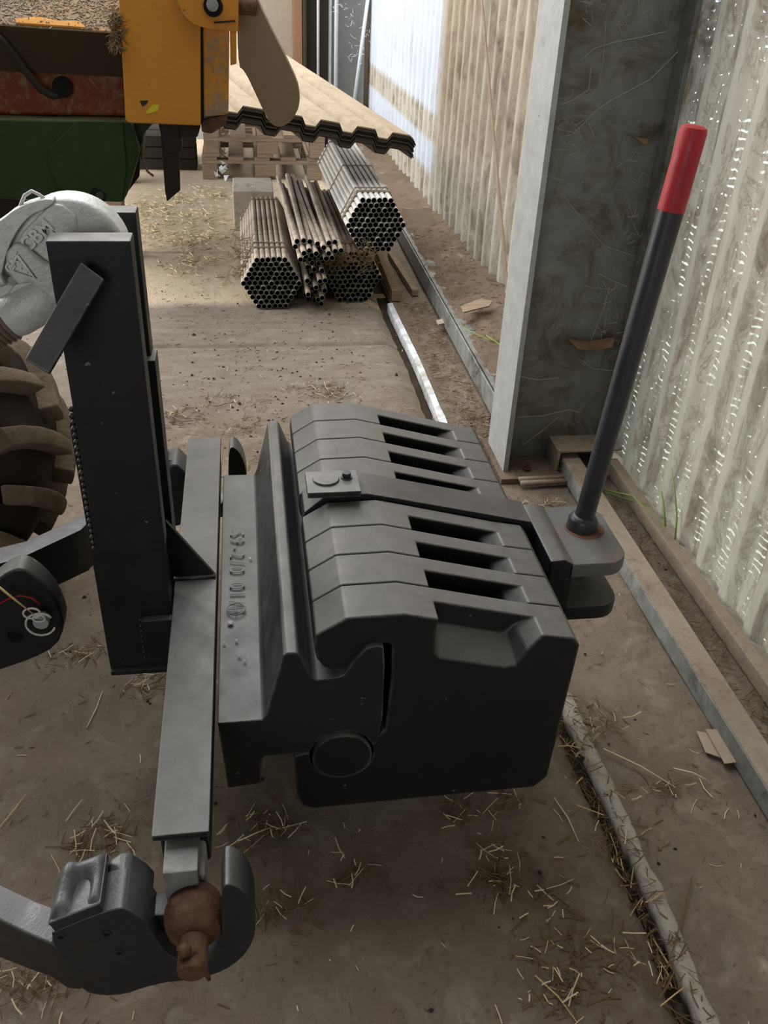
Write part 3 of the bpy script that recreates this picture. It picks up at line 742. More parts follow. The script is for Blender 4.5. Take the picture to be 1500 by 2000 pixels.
# pivot plate with lynch pin, lower left
pv = thing('pivot_bracket', 'dark rounded pivot plate with a wire lynch pin at the left edge', 'bracket', (-.45, 1.3, .25))
Yp = 1.27
pts = polyY(chaikin([(-40,1165),(0,1125),(35,1108),(62,1120),(95,1150),(118,1190),(126,1225),(110,1265),(60,1290),(0,1310),(-60,1330),(-120,1300),(-120,1200)]), Yp)
MB().prism(pts, (0, .045, 0)).build('plate', 'black', pv, bevel=.006, seg=3, angle=22)
b = MB().tube([P(30,1240,Y=Yp-.002), P(30,1240,Y=Yp+.003)], .013, 20); b.build('hole', 'dark', pv)
pb = P(83, 1205, Y=Yp)
MB().tube([pb + Vector((0, .01, 0)), pb + Vector((0, -.018, .0))], .0135, 18).build('pin_head', 'galv', pv, bevel=.002)
ring = [pb + Vector((.024 * math.cos(a), -.02, .024 * math.sin(a))) for a in np.linspace(0.6, 5.9, 26)]
b = MB(); b.tube(ring, .0020, 8)
e = P(62, 1198, Y=Yp - .02); b.tube([e + Vector((.014 * math.cos(a), 0, .011 * math.sin(a))) for a in np.linspace(0, 2 * math.pi, 19)], .0019, 8)
e = P(76, 1208, Y=Yp - .022); b.tube([e + Vector((.010 * math.cos(a), 0, .007 * math.sin(a))) for a in np.linspace(0, 2 * math.pi, 15)], .0019, 8)
b.build('lynch_pin', 'zinc', pv, smooth=True)
MB().tube([P(-5,1182,Y=Yp-.01), P(15,1170,Y=Yp-.012), P(40,1163,Y=Yp-.012), P(62,1168,Y=Yp-.012), P(78,1180,Y=Yp-.016)], .0016, 7).build('red_cord', 'redwire', pv, smooth=True)
MB().tube([P(-10,1140,Y=Yp-.02), P(30,1172,Y=Yp-.02), P(66,1200,Y=Yp-.022)], [.002, .0018, .001], 6).build('straw_stalk', 'straw', pv, smooth=True)

# ------------------------------------------------------------------ tractor tyre
ty = thing('tractor_wheel', 'dusty lugged tractor tyre behind the mast posts at the left', 'tyre', (-.80, 1.95, 0))
tc = Vector((-.80, 1.92, .37)); TR_, HW = .325, .17
rings = []
for i in range(17):
    a = -1 + 2 * i / 16; y = HW * math.sin(a * 1.35) / math.sin(1.35); r_ = TR_ * (1 - .16 * abs(a) ** 3.2) - (.10 if abs(a) > .99 else 0)
    rings.append([tc + Vector((r_ * math.cos(t_), y, r_ * math.sin(t_))) for t_ in np.linspace(0, 2 * math.pi, 65)[:-1]])
MB().loft(rings).build('casing', 'rubber', ty, smooth=True)
for s_ in (-1, 1):
    for k in range(13):
        th0 = 2 * math.pi * (k + (.5 if s_ > 0 else 0)) / 13; b = MB(); rg = []
        for i in range(6):
            f_ = i / 5; y = s_ * (.004 + f_ * (HW + .008)); ri = TR_ * (1 - .16 * f_ ** 3.2); ro = ri + .045 - .006 * f_
            th = th0 + .42 * f_; dt = (.062 + .03 * f_)
            rg.append([tc + Vector((rr_ * math.cos(t_), y, rr_ * math.sin(t_))) for rr_, t_ in ((ri - .02, th - dt * 1.15), (ro, th - dt * .85), (ro + .002, th), (ro, th + dt * .85), (ri - .02, th + dt * 1.15))])
        f2 = [tc + (p - tc) * 1 for p in rg[-1]]
        rg.append([Vector((tc.x + (p.x - tc.x) * .80, p.y, tc.z + (p.z - tc.z) * .80)) for p in rg[-1]])
        b.loft(rg); b.build('lug', 'tyre', ty, bevel=.004, angle=30)
MB().tube([tc + Vector((0, -.10, 0)), tc + Vector((0, .10, 0))], .17, 32).build('rim', 'sooty', ty)

# ------------------------------------------------------------------ yellow machine, raised, upper left
YY = 2.60
ym = thing('yellow_implement', 'raised yellow and green farm implement filling the upper left corner', 'implement', (-.3, YY, .7))
py = lambda pts, Y=YY: polyY(pts, Y)
MB().prism(py([(228,-150),(232,0),(245,235),(250,240),(392,246),(391,-150)]), (0, .14, 0)).build('side_plate', 'yellow', ym, bevel=.0035)
MB().prism(py([(394,50),(397,228),(438,225),(446,222),(448,60)], YY + .02), (0, .10, 0)).build('rib_plate', 'yellow_dirty', ym, bevel=.003)
MB().prism(py([(388,20),(396,20),(398,235),(392,244)], YY + .012), (0, .02, 0)).build('gap', 'dark', ym)
ear = [(345,-60),(347,5),(358,30),(378,48),(410,58),(465,62),(467,-60)]
e_o = MB().prism(py(ear, YY - .025), (0, .02, 0)).build('ear_plate', 'yellow', ym, bevel=.002)
MB().tube([P(416,12,Y=YY-.03), P(416,12,Y=YY-.024)], .024, 24).build('hole', 'dark', e_o)
MB().tube([P(415,10,Y=YY-.045), P(415,10,Y=YY-.02)], .015, 20).build('bolt', 'dullgrey', e_o, bevel=.003)
MB().prism(py([(418,42),(460,39),(460,43),(418,46)], YY - .026), (0, -.002, 0)).build('weld_line', 'sooty', e_o)
MB().tube([P(465,8,Y=YY+.03), P(500,12,Y=YY+.03)], .022, 14).tube([P(478,8,Y=YY+.03), P(502,11,Y=YY+.03)], .012, 6).build('bolt', 'rust', ym, bevel=.003)
MB().prism(py([(449,60),(462,60),(462,125),(450,128)], YY + .03), (0, .05, 0)).build('edge_plate', 'yellow', ym, bevel=.002)
# sticker remains
b = MB(); b.add([P(284,219,Y=YY-.0012), P(300,203,Y=YY-.0012), P(312,205,Y=YY-.0012), P(308,217,Y=YY-.0012), P(289,222,Y=YY-.0012)], [(0,1,2,3,4)]); b.build('sticker_scrap', plain('sticker_yellow', (206, 190, 50)), ym)
b = MB(); b.add([P(273,197,Y=YY-.001), P(290,196,Y=YY-.001), P(286,204,Y=YY-.001), P(278,208,Y=YY-.001)], [(0,1,2,3)]); b.build('bare_patch', 'sooty', ym)
# beam with chaff-covered sloping top, dark face, old orange tube below
a0, a1 = P(-200,32,Y=YY+.04), P(236,62,Y=YY+.04)
b = MB().loft([[a0, a0 + Vector((0, .28, .15)), a0 + Vector((0, .28, .0)), a0 + Vector((0, .0, -.006))], [a1, a1 + Vector((0, .28, .15)), a1 + Vector((0, .28, .0)), a1 + Vector((0, 0, -.006))]])
b.build('sloping_cover', 'yellow_cover', ym, bevel=.002)
e0, e1 = a0.lerp(a1, .52), a0.lerp(a1, .84); sl = Vector((0, .28, .15)).normalized()
MB().prism([e0 + Vector((0, -.001, .001)), e1 + Vector((0, -.001, .001)), e1 + sl * .022 + Vector((-.02, 0, .003)), e0.lerp(e1, .6) + sl * .016 + Vector((0, 0, .003)), e0.lerp(e1, .3) + sl * .026 + Vector((0, 0, .003)), e0 + sl * .012 + Vector((0, 0, .003))], (0, 0, .004)).build('edge_strip', 'yellow', ym)
b = MB(); d0, d1 = P(-200,130,Y=YY+.10), P(240,150,Y=YY+.10)
b.loft([[a0 + Vector((0, .004, -.006)), a0 + Vector((0, .2, -.006)), d0 + Vector((0, .15, 0)), d0], [a1 + Vector((0, .004, -.006)), a1 + Vector((0, .2, -.006)), d1 + Vector((0, .15, 0)), d1]]).build('under_panel', 'underbrown', ym)
g0, g1 = P(-200,185,Y=YY+.16), P(245,188,Y=YY+.16)
MB().prism(py([(-200,120),(243,138),(250,228),(-200,222)], YY + .11), (0, .12, 0)).build('frame_tube', 'orange_dark', ym, bevel=.01, seg=3)
MB().tube([P(-20,60,Y=YY+.02), P(10,85,Y=YY+.05), P(50,140,Y=YY+.07), P(80,175,Y=YY+.08), P(105,188,Y=YY+.09), P(118,182,Y=YY+.1)], .010, 10).build('hose', 'sooty', ym, smooth=True)
MB().tube([P(122,170,Y=YY+.115), P(122,170,Y=YY+.09)], .026, 20).build('boss', 'dark', ym, bevel=.003)
MB().prism(py([(-200,228),(252,236),(262,262),(272,300),(248,380),(240,396),(180,394),(-200,384)], YY + .06), (0, .10, 0)).build('green_housing', 'green', ym, bevel=.008, seg=3)
MB().prism(py([(150,236),(240,238),(247,330),(238,392),(150,390),(110,360),(92,320),(96,290)], YY + .052), (0, .012, 0)).build('end_plate', 'green', ym, bevel=.003, seg=2)
b = MB().tube([P(192,381,Y=YY+.048), P(192,381,Y=YY+.06)], .022, 20); b.build('slot', 'dark', ym); MB().tube([P(195,383,Y=YY+.045), P(195,383,Y=YY+.06)], .011, 16).build('bolt', 'green', ym, bevel=.002)
MB().prism(py([(-220,378),(30,388),(70,392),(40,420),(-20,445),(-220,500)], YY + .30), (0, .2, 0)).build('dark_filler', 'sooty', ym, bevel=.004)  # added dark block hiding the bright floor behind, not a known machine part
# tines and brackets below
def tine(pts, Y): return MB().prism(py(pts, Y), (0, .012, 0))
tine([(312,240),(352,240),(350,300),(352,372),(326,394),(322,372),(317,300)], YY + .10).build('tine', 'sooty', ym, bevel=.002)
MB().prism(py([(308,236),(352,236),(356,292),(346,302),(322,300)], YY + .09), (0, .05, 0)).build('tine_holder', 'sooty', ym, bevel=.004)
tine([(255,262),(276,262),(272,345),(252,372),(246,372),(240,330)], YY + .2).build('tine', 'sooty', ym, bevel=.002)
MB().prism(py([(252,240),(300,240),(280,262),(278,300),(262,330),(246,330)], YY + .12), (0, .1, 0)).build('bracket', 'green', ym, bevel=.004)
MB().prism(py([(392,235),(446,222),(440,245),(412,262),(394,258)], YY + .05), (0, .06, 0)).build('bracket', 'rust', ym, bevel=.004)
MB().prism(py([(350,244),(392,246),(386,268),(352,270)], YY + .08), (0, .08, 0)).build('bracket', 'sooty', ym, bevel=.004)
MB().tube([P(277,280,Y=YY+.1), P(279,310,Y=YY+.1), P(288,335,Y=YY+.1), P(300,344,Y=YY+.1)], .0035, 7).build('hose', 'strawdark', ym, smooth=True)
b = MB()
for i in range(260):
    x = random.gauss(228, 6); y = random.uniform(28, 100); p = P(x, y, Y=YY + random.uniform(-.02, .06)); d = Vector((random.uniform(-1, 1), random.uniform(-1, 1), random.uniform(-1, 1))).normalized() * random.uniform(.006, .018)
    b.tube([p - d, p + d], random.uniform(.0008, .002), 4)
b.build('chaff', 'strawdark', ym, kind='stuff')
b = MB()
for i in range(1800):
    u_, v_ = random.random(), random.random(); p = a0.lerp(a1, .4 + .6 * u_) + Vector((0, .28 * v_, .15 * v_ + .002)); d = Vector((random.uniform(-1, 1), random.uniform(-.6, .6), random.uniform(-.3, .4))).normalized() * random.uniform(.004, .012)
    b.tube([p - d, p + d], random.uniform(.0008, .0018), 4)
b.build('chaff', 'paper', ym, kind='stuff')
# tan paddle
pd = thing('deflector_blade', 'dusty tan rounded blade hanging beside the yellow plate', 'blade', (.03, YY, 1.0))
pts = [(463,-120),(463,128),(478,138),(500,185),(524,236),(536,247),(552,248),(570,236),(582,214),(585,188),(578,150),(500,0),(460,-120)]
pts = chaikin(pts, 2)
rings = [[P(a, b_, Y=YY + .04) for a, b_ in pts], [P(a, b_, Y=YY + .04) + Vector((.004, .028, 0)) for a, b_ in pts]]
MB().loft(rings).build('blade', 'tan', pd, bevel=.008, seg=3, angle=20)

# ------------------------------------------------------------------ pipe bundles
PR, PP = .0114, .0240
def pipe_mesh(L, mat):
    b = MB().hollow((0, 0, 0), (0, L, 0), PR, PR * .87, 12)
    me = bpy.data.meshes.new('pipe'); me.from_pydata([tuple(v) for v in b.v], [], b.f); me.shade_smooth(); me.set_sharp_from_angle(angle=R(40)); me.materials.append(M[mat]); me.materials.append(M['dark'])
    me.materials.append(M['dullgrey'])
    for p in list(me.polygons)[24:36]: p.material_index = 1  # dark bore colour stands in for the shade inside the pipes
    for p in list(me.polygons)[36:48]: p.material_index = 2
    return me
def hexa(n=6):
    out = []
    for r_ in range(-(n - 1), n):
        c = 2 * n - 1 - abs(r_)
        for i in range(c): out.append(((i - (c - 1) / 2) * PP, r_ * PP * .866))
    return out
def band(pts, y, w_, mat, parent, t_=.003):
    b = MB(); vs = []; n = len(pts); cx = sum(p[0] for p in pts) / n; cz = sum(p[1] for p in pts) / n
    o_ = [Vector((cx + (p[0] - cx) * 1.0, y, cz + (p[1] - cz) * 1.0)) for p in pts]; 
    i_ = [Vector((cx + (p[0] - cx) * (1 - t_ / .13), y, cz + (p[1] - cz) * (1 - t_ / .13))) for p in pts]
    sh = Vector((0, w_, 0)); rings = [o_, [p + sh for p in o_], [p + sh for p in i_], i_]
    return b.loft(rings, closed=True).build('strap', mat, parent)
def bundle(cx, cz, y0, L, yaw, label, mat, straps, pitch=0.):
    t = thing('pipe_bundle', label, 'pipe bundle', (cx, y0, cz), 'strapped hexagonal bundles of steel pipes'); me = pipe_mesh(L, mat)
    for (dx, dz) in hexa():
        o = bpy.data.objects.new('pipe', me); COL.objects.link(o); o.parent = t
        o.location = (dx + random.gauss(0, .0006), random.uniform(-.006, .012), dz)
    h = 5 * PP * .866 + PR + .003; wd = 5 * PP + PR + .004
    hexp = [(wd, 0), (wd / 2 + .004, h), (-wd / 2 - .004, h), (-wd, 0), (-wd / 2 - .004, -h), (wd / 2 + .004, -h)]
    for y, w_ in straps: band([(cx + a, cz + b_) for a, b_ in hexp], y0 + y, w_, 'strap', t)
    t.rotation_euler = (pitch, 0, yaw); return t
bundle(.093, .118, 3.84, 1.06, 0.0, 'lower left hexagonal bundle of thin steel pipes on the floor', 'pipeend', [(.14, .012), (.21, .012), (1.0, .008)])
bundle(.462, .118, 3.92, 1.16, 0.02, 'lower right pipe bundle on the floor, under the raised bundle', 'pipeend', [(.12, .012)])
bundle(.545, .118 + .252, 3.84, 1.27, 0.02, 'raised pipe bundle lying on top of the others next to the wall', 'pipe', [(.10, .028), (.17, .010), (.62, .006), (1.2, .01)])
pm = pipe_mesh(1.25, 'pipeend'); lab = 'loose steel pipe in the untidy heap between the pipe bundles'
def loose(x, z, y0, yaw, pit, lab, grp, me=pm):
    o = bpy.data.objects.new('steel_pipe', me); COL.objects.link(o); o.location = (x, y0, z); o.rotation_euler = (pit, 0, yaw)
    props(o, lab, 'pipe', grp)
for r_, (n, z, x0) in enumerate(((7, .312, .205), (8, .286, .200), (7, .260, .215))):
    for i in range(n):
        loose(x0 + i * .0268 + random.gauss(0, .002), z + random.gauss(0, .003), 3.72 + random.uniform(0, .10), R(random.uniform(.0, 2.0)), R(random.uniform(-.6, 0.)), 'loose steel pipe in the upper layer resting between the pipe bundles', 'upper loose pipes between the bundles')
for r_ in range(9):
    for i in range(3 + (r_ % 2)):
        loose(.245 + i * .0265 + (.013 if r_ % 2 == 0 else 0) + random.gauss(0, .002), .014 + r_ * .0265, 3.74 + random.uniform(0, .12) + (.02 * abs(r_ - 4)), R(random.uniform(-1, 1.2)), 0, 'loose steel pipe in the low tangled heap squeezed between the two floor bundles', 'lower loose pipes between the bundles')

# concrete block, timbers near the bundles
o = MB().box(-.075, .150, 5.16, 5.50, .0, .20).build('concrete_block', 'kerb', bevel=.006); props(o, 'pale dusty concrete block lying behind the left pipe bundle', 'block')
def timber(a, b_, w_, h, lab):
    a, b_ = Vector(a), Vector(b_); d = (b_ - a).normalized(); s_ = Vector((-d.y, d.x, 0)) * w_ / 2; up = Vector((0, 0, h))
    o = MB().loft([[a - s_, a + s_, a + s_ + up, a - s_ + up], [b_ - s_, b_ + s_, b_ + s_ + up, b_ - s_ + up]]).build('timber', 'wood', bevel=.003); props(o, lab, 'timber')
timber((.665, 3.93, 0), (.675, 4.6, 0), .045, .05, 'short square timber on the floor beside the lower right pipe bundle')
timber((.765, 4.0, 0), (.735, 4.6, 0), .03, .03, 'thin batten lying between the pipe bundles and the sill channel')
timber((.18, 3.98, .0), (.62, 4.0, .0), .05, .004, 'thin wooden slat pressed flat under the pipe bundles')
# rock-like block and rag of plastic by the pallets
# pallets
def pallet(x0, y0, z0, lab):
    t = thing('wooden_pallet', lab, 'pallet', (x0, y0, z0), 'stacked wooden pallets')
    W, D = .80, 1.2
    for i in range(5):
        xx = x0 + i * (W - .10) / 4; MB().box(xx, xx + .10, y0, y0 + D, z0 + .122, z0 + .144).build('deck_board', 'wood', t, bevel=.002)
    for j in range(3):
        yy = y0 + j * (D - .10) / 2; MB().box(x0, x0 + W, yy, yy + .10, z0 + .100, z0 + .122).build('cross_board', 'wood', t, bevel=.002)
        for i in range(3):
            xx = x0 + i * (W - .10) / 2; MB().box(xx, xx + .10 + (.04 if i == 1 else 0), yy, yy + .10, z0 + .022, z0 + .100).build('block', 'wood', t, bevel=.003)
    for i in range(3):
        xx = x0 + i * (W - .10) / 2; MB().box(xx, xx + .10, y0, y0 + D, z0, z0 + .022).build('base_board', 'wood', t, bevel=.002)
pallet(-.285, 6.35, 0, 'lower wooden pallet standing on the floor under another pallet')
pallet(-.265, 6.34, .1445, 'upper wooden pallet lying on the other, under the tan sheets')
t = thing('timber_pile', 'low dark pile of old timbers against the back wall behind the tine', 'timber pile', (-.62, 6.9, 0))
for j in range(3):
    for i in range(2): MB().box(-1.1 + .03 * j, -.335 - .03 * i, 6.62 + i * .25, 6.84 + i * .25, j * .075, j * .075 + .07).build('beam', 'sooty', t, bevel=.004)
b = MB()
for i in range(60):
    p = P(random.gauss(432, 8), random.uniform(290, 360), Z=.02) ; p.z = random.uniform(.01, .13)
    d = Vector((random.uniform(-1, 1), random.uniform(-1, 1), random.uniform(-1, 1))) * .03; b.add([p - d, p + Vector((d.y, d.z, d.x)), p + d], [(0, 1, 2)])
o = b.build('plastic_rag', 'white'); props(o, 'crumpled clear plastic rag in front of the pallets', 'rag', kind='stuff')

# ------------------------------------------------------------------ stack of trapezoidal sheets
dirv = Vector((-.348, 1.325, .096)).normalized(); crn = P(802, 264, Y=4.1); perp = Vector((.965, .253, -.18)).normalized(); perp = (perp - dirv * perp.dot(dirv)).normalized(); upv = perp.cross(dirv).normalized()
sh_t = thing('profiled_sheet_stack', 'tan dusty stack of trapezoidal roofing sheets over the pipes and pallets', 'sheet stack', tuple(crn))
SL = 2.9
def sheet_profile(n_ribs=8, pitch_=.168, hh=.030):
    pts = []
    for i in range(n_ribs):
        x = -i * pitch_
        pts += [(x, 0), (x - .084, 0), (x - .102, -hh), (x - .148, -hh)]
    return pts
sp_ = [(.035, -.03), (.02, -.012)] + sheet_profile()
for k in range(11):
    off = upv * (-.0062 * k) + dirv * random.uniform(-.012, .012) + perp * random.uniform(-.004, .004)
    a_ = [crn + off + perp * x + upv * z for x, z in sp_]; c_ = [p + dirv * SL for p in a_]
    n = len(a_); th = upv * .005
    vs = a_ + c_ + [p - th for p in a_] + [p - th for p in c_]; fs = []
    for i in range(n - 1): fs += [(i, i + 1, n + i + 1, n + i), (2 * n + i, 3 * n + i, 3 * n + i + 1, 2 * n + i + 1), (i, 2 * n + i, 2 * n + i + 1, i + 1), (n + i, n + i + 1, 3 * n + i + 1, 3 * n + i)]
    fs += [(0, n, 3 * n, 2 * n), (n - 1, 3 * n - 1, 4 * n - 1, 2 * n - 1)]
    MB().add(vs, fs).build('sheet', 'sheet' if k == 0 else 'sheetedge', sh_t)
# bearers that hold the sheets up
for (s_, x_, lab) in ((.9, -1.25, 'stacked timber blocks propping the left side of the sheets'), (2.5, -.98, 'stacked timber blocks propping the rear of the sheets')):
    p = crn + dirv * s_ + perp * x_; zt_ = (p - upv * .105).z
    t = thing('timber_prop', lab, 'prop', (p.x, p.y, 0)); nb = max(1, int(zt_ / .1)); h = zt_ / nb
    if 'rear' in lab: t['label'] = lab
    for i in range(nb): MB().box(p.x - .09, p.x + .09, p.y - .06, p.y + .06, i * h, (i + 1) * h - .001).build('block', 'wood', t, bevel=.003)

# ------------------------------------------------------------------ litter: straw, soil crumbs, scraps, cobwebs, grass
def straws(name, n, sampler, mat, lab, lmin=.008, lmax=.05, rad=(.0006, .0016), lift=.004):
    b = MB()
    for i in range(n):
        x, y, z = sampler(); L_ = random.uniform(lmin, lmax) * random.uniform(.4, 1); a = random.uniform(0, math.pi); bend = random.uniform(-.3, .3)
        d = Vector((math.cos(a), math.sin(a), 0)); s_ = Vector((-d.y, d.x, 0)); r_ = random.uniform(*rad); p = Vector((x, y, z + r_ + random.uniform(0, lift)))
        tl = random.uniform(-.1, .12)
        if z < .001: tl = abs(tl)
        b.tube([p - d * L_ / 2, p + s_ * bend * L_ * .3, p + d * L_ / 2 + Vector((0, 0, tl * L_))], r_, 4)
    o = b.build(name, mat); props(o, lab, 'straw', kind='stuff'); return o
def on_floor(x, y): return -.006 if x > .68 else hslab(x, y)
def s_uniform(x0, x1, y0, y1):
    def f():
        x, y = random.uniform(x0, x1), random.uniform(y0, y1); return x, y, on_floor(x, y)
    return f
CL = [(-.30,1.62),(.02,2.45),(.28,2.42),(.40,.93),(.47,.88),(.60,.76),(.44,.52),(.55,.45),(-.38,1.95),(.70,1.30),(.78,1.1),(-.1,2.9),(.3,2.95),(.62,1.0),(-.02,4.6),(-.1,4.3),(-.25,5.2),(.0,5.0),(-.3,4.7),(-.1,5.9),(.85,2.15),(.8,2.7),(.40,.50),(.47,.47)]
CL += [(P(a, b_, Z=0).x, P(a, b_, Z=0).y) for a, b_ in ((520,1615),(190,1640),(560,1780),(980,1560),(890,1580),(960,1680),(1090,1840),(1110,1940),(60,1920),(350,820),(490,830),(630,760),(300,1340),(130,1280),(360,515),(380,470),(400,430),(700,1700),(1200,1850))]
CL += [(CL[i][0], CL[i][1]) for i in (-19, -18, -17, -12, -11, -10, -8)]
def s_clump():
    cx, cy_ = random.choice(CL); s_ = (.022 + .022 * random.random()) * (1 + .25 * max(0, cy_ - 1)); x, y = random.gauss(cx, s_ * 1.2), random.gauss(cy_, s_ * .8)
    return x, y, on_floor(x, y)
def s_groove():
    y = random.uniform(.3, 2.6); x = gx(y) + random.gauss(-.022, .014); return x, y, -.03 if abs(x - gx(y) + .022) < .014 else on_floor(x, y)
straws('straw_litter', 2600, s_uniform(-1.2, 1.1, .35, 4.2), 'strawdark', 'fine dark chaff scattered over the whole floor', .004, .03, (.0004, .0011), .001)
straws('straw_litter', 300, s_uniform(-1.0, 1.1, .35, 3.4), 'straw2', 'loose yellow straw stalks scattered over the floor', .006, .035, (.0005, .0012), .002)
straws('straw_clumps', 480, s_clump, 'straw2', 'yellow straw gathered in small tangled clumps on the floor', .008, .06, (.0005, .0012), .012)
straws('straw_clumps', 1500, s_clump, 'strawdark', 'dark old straw mixed into the floor clumps', .01, .07, (.0006, .0013), .008)
straws('straw_litter', 900, s_groove, 'strawdark', 'old straw caught in the floor groove', .01, .06, (.0006, .0012), .01)
straws('straw_litter', 130, s_groove, 'straw', 'yellow stalks caught along the floor groove', .02, .08, (.0008, .0014), .014)
FC = [(P(a, b_, Z=0).x, P(a, b_, Z=0).y) for a, b_ in ((370,515),(345,470),(400,465),(300,450),(400,415),(310,420),(420,380),(280,405),(350,390))]
def s_far():
    cx, cy_ = random.choice(FC); return random.gauss(cx, .07), random.gauss(cy_, .09), .0
straws('straw_clumps', 700, s_far, 'straw2', 'pale straw heaped in loose patches on the bright far floor', .015, .06, (.0012, .0028), .010)
straws('straw_litter', 350, lambda: (random.gauss(-.1, .32), random.uniform(4.0, 6.2), .0), 'straw2', 'pale straw scattered on the bright floor beyond the pipes', .012, .07, (.001, .0026), .004)
straws('straw_litter', 600, lambda: (random.uniform(1.015, 1.10), random.uniform(.3, 2.35), 0), 'strawdark', 'dark chaff between the two wall rails', .008, .06, (.0006, .0014), .006)
straws('straw_litter', 500, lambda: (lambda x, y: (x, y, hd(x, y)))(random.uniform(.84, 1.1), random.uniform(2.6, 4.8)), 'strawdark', 'dark chaff lying on the sill dirt', .008, .05, (.0006, .0014), .004)
straws('straw_litter', 700, lambda: (random.uniform(.68, .81), random.uniform(2.3, 3.9), 0), 'strawdark', 'matted brown straw between groove and sill', .01, .06, (.0006, .0015), .01)
# long single stalks
for (a, b_, lab) in (((1082,1558),(1130,1644),'pale straight straw stalk lying below the nearest weight'), ((1178,1462),(1320,1538),'long pale straw stalk lying right of the groove'), ((1315,1500),(1385,1525),'pale straw stalk lying near the torn card'), ((1290,1965),(1340,1926),'bright yellow straw stalk at the bottom right'),
                     ((1045,1905),(1128,1998),'thick yellow straw stalk at the bottom edge'), ((1352,1712),(1288,1940),'long thin curved brown stalk crossing the groove'), ((170,1420),(200,1350),'pale stalk on the floor under the left arm'), ((0,1615),(50,1552),'thick straw stalk at the left edge of the floor'), ((465,1643),(540,1612),'pale straw stalk below the rack foot')):
    p0, p1 = P(*a, Z=.004), P(*b_, Z=.004); mid = (p0 + p1) / 2 + Vector((.004, .002, .002)); o = MB().tube([p0, mid, p1], [.0012, .0013, .0009], 5).build('straw_stalk', 'straw2' if 'pale' in lab else ('strawdark' if 'brown' in lab else 'straw'), smooth=True); props(o, lab, 'straw')
b = MB()
for i in range(620):
    x, y = (random.uniform(-1.1, 1.1), random.uniform(.35, 4.2)) if i % 2 else (random.gauss(.05, .25), random.gauss(3.0, .35)); r_ = abs(random.gauss(0, .0028)) + .0008
    c = Vector((x, y, on_floor(x, y) + r_ * .3)); st = len(b.v)
    vs = [c + Vector(q) * r_ * random.uniform(.6, 1.3) for q in ((1,0,0),(-1,0,0),(0,1,0),(0,-1,0),(0,0,.8),(0,0,-.6))]
    b.add(vs, [(0,2,4),(2,1,4),(1,3,4),(3,0,4),(2,0,5),(1,2,5),(3,1,5),(0,3,5)])
o = b.build('soil_crumbs', 'sooty'); props(o, 'dark soil crumbs scattered over the floor', 'soil', kind='stuff')
for (q, lab) in (([(1360,1428),(1378,1470),(1440,1492),(1418,1440)], 'lower torn beige card scrap tucked under the floor rail'), ([(1378,1425),(1415,1492),(1450,1488),(1440,1450),(1402,1425)], 'upper torn beige card scrap against the floor rail')):
    up_ = .004 if 'lower' in lab else .010
    o = MB().prism([P(a, b_, Z=up_) for a, b_ in q], (0, 0, .0015)).build('card_scrap', 'paper'); props(o, lab, 'scrap')
# concrete rag in groove
b = MB()
for i in range(26):
    p = P(random.uniform(1110, 1165), random.uniform(1400, 1480), Z=.0); d = Vector((random.uniform(-1, 1), random.uniform(-1, 1), random.uniform(.0, .5))) * .014; b.tube([p, p + d, p + d * 1.6 + Vector((.004, 0, -.004))], .0016, 4)
o = b.build('string_tuft', 'paper'); props(o, 'frayed pale string tuft in the groove beside the nearest weight', 'string', kind='stuff')
# grass blades by the column foot and the wall
b = MB()
for (pts, z0_) in (([(1112,905),(1150,940),(1200,968),(1262,985)], .06), ([(1118,910),(1170,955),(1235,968),(1300,1030)], .09), ([(1318,1060),(1322,1010),(1318,960),(1312,915)], .08), ([(1300,1030),(1296,985),(1292,960)], .1)):
    pv_ = [P(a, b_, X=1.02 + .03 * i if pts[0][0] < 1200 else 1.13) for i, (a, b_) in enumerate(pts)]; b.tube(pv_, [.003, .0028, .002, .001][:len(pv_)], 4)
o = b.build('grass_blades', 'grass', smooth=True); props(o, 'few green grass blades growing through at the wall foot', 'grass', kind='stuff')
b = MB(); b.tube([P(950,655,Z=.16), P(975,672,Z=.15), P(990,690,Z=.15)], .002, 4); b.tube([P(905,640,Z=.13), P(950,662,Z=.13), P(975,668,Z=.13)], .0015, 4)
o = b.build('grass_blades', 'grass', smooth=True); props(o, 'green grass blades on the sill dirt behind the column', 'grass', kind='stuff')
# loose board on the sill and a chip beside it
o = MB().prism([P(a, b_, Z=.150) for a, b_ in ((905,612),(955,600),(962,590),(940,585),(900,600))], (0, 0, .006)).build('board_scrap', 'wood'); props(o, 'broken board scrap on the sill dirt by the column', 'scrap')
o = MB().prism([P(a, b_, Z=.03) for a, b_ in ((852,628),(880,620),(876,632),(856,636))], (0, 0, .006)).build('stone_chip', 'kerb'); props(o, 'pale chip lying under the sill channel', 'stone')
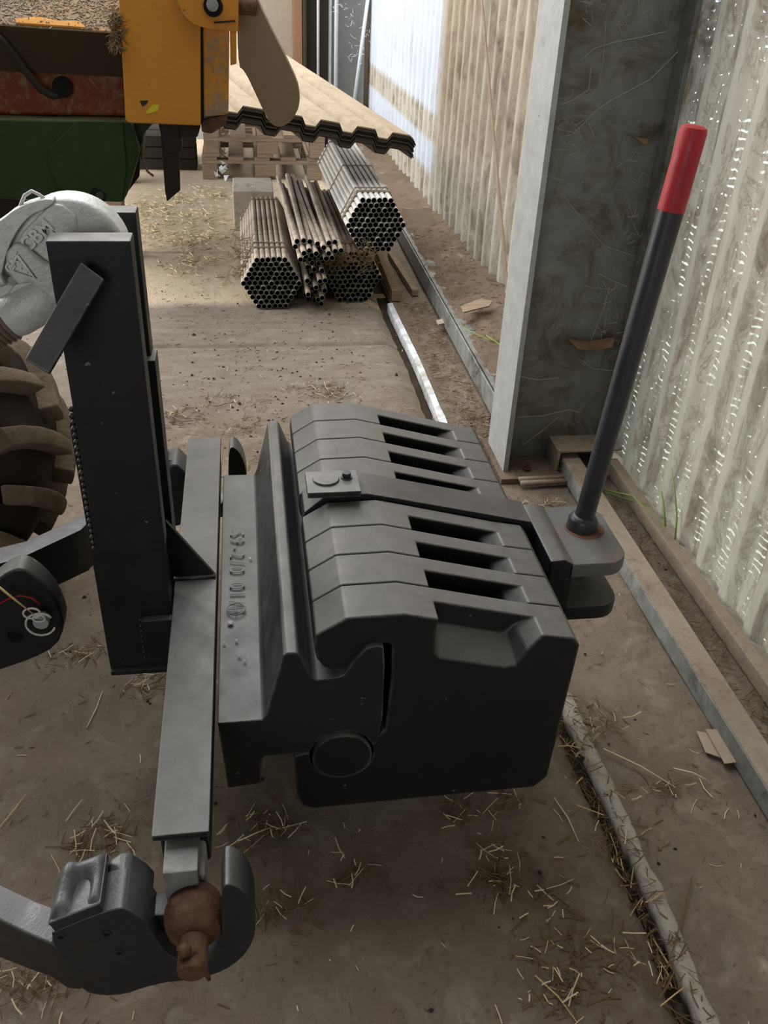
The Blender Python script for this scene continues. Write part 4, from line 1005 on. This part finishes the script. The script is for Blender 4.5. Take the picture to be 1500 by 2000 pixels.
# dry leaves and cobwebs on the column web
Yw = 2.425
for (pts, lab) in (([(1110,662),(1150,668),(1200,660),(1196,678),(1165,684),(1128,682)], 'curled dry brown leaf caught low on the column web'), ([(1218,258),(1262,285),(1268,272),(1240,268)], 'dry leaf stuck high on the column web')):
    o = MB().prism([P(a, b_, Y=Yw - .02 - .01 * (i % 2)) for i, (a, b_) in enumerate(pts)], (0, .006, 0)).build('dry_leaf', 'leaf'); props(o, lab, 'leaf')
b = MB()
def thread(pts, r_, Y=Yw - .01, dy=0):
    b.tube([P(a, b_, Y=Y + dy * i) for i, (a, b_) in enumerate(pts)], r_, 4)
thread([(1120,262),(1165,215),(1195,195),(1270,155),(1340,85)], .0011); thread([(1135,118),(1160,95),(1200,82),(1240,75),(1300,62)], .0010)
thread([(1095,205),(1120,195),(1150,175),(1155,130)], .0012); thread([(1170,170),(1178,120),(1184,40)], .0007); thread([(1095,375),(1130,420),(1180,480),(1240,500)], .0007)
thread([(1150,675),(1165,640),(1180,600),(1190,560)], .0009); thread([(1130,700),(1160,720),(1205,725)], .0011); thread([(1170,535),(1190,545),(1225,560)], .0009)
thread([(1015,735),(1050,742),(1090,738)], .0012); thread([(1010,815),(1060,812),(1110,800),(1130,805)], .0012); thread([(1020,870),(1060,840),(1090,815)], .0011)
for i in range(90):
    cx, cy_ = random.choice([(1190,560),(1230,430),(1250,340),(1160,20),(1230,20),(1110,240),(1100,310),(1200,650)]); x, y = random.gauss(cx, 16), random.gauss(cy_, 22)
    thread([(x, y), (x + random.uniform(-14, 14), y + random.uniform(-14, 14)), (x + random.uniform(-26, 26), y + random.uniform(-26, 26))], random.uniform(.0004, .0009))
o = b.build('cobwebs', 'web_thread'); props(o, 'dusty cobweb threads hanging on the near column web', 'cobweb', kind='stuff')
b = MB()
for i in range(60):
    cx, cy_ = random.choice([(665,15),(690,30),(720,60),(700,100)]); x, y = random.gauss(cx, 10), random.gauss(cy_, 12)
    b.tube([P(x, y, Y=7.3), P(x + random.uniform(-7, 7), y + random.uniform(-9, 9), Y=7.3)], .0010, 4)
o = b.build('cobwebs', 'white'); props(o, 'white cobweb tangles in front of the back wall', 'cobweb', kind='stuff')
b = MB()
for i in range(420):
    cx, cz, yy = random.choice([(-.03, .16, 3.95), (-.02, .2, 4.1), (.42, .25, 3.85), (.36, .20, 3.9), (.5, .25, 3.82)]); p = Vector((random.gauss(cx, .03), yy + random.uniform(-.06, .04), random.gauss(cz, .03))); d = Vector((random.gauss(0, 1), random.gauss(0, .6), random.gauss(0, 1))).normalized() * random.uniform(.01, .03)
    b.tube([p - d, p + d * .3 + Vector((0, 0, .004)), p + d], .0009, 4)
o = b.build('hay_wisps', 'strawdark'); props(o, 'wisps of old hay hanging on the pipe bundles', 'hay', kind='stuff')
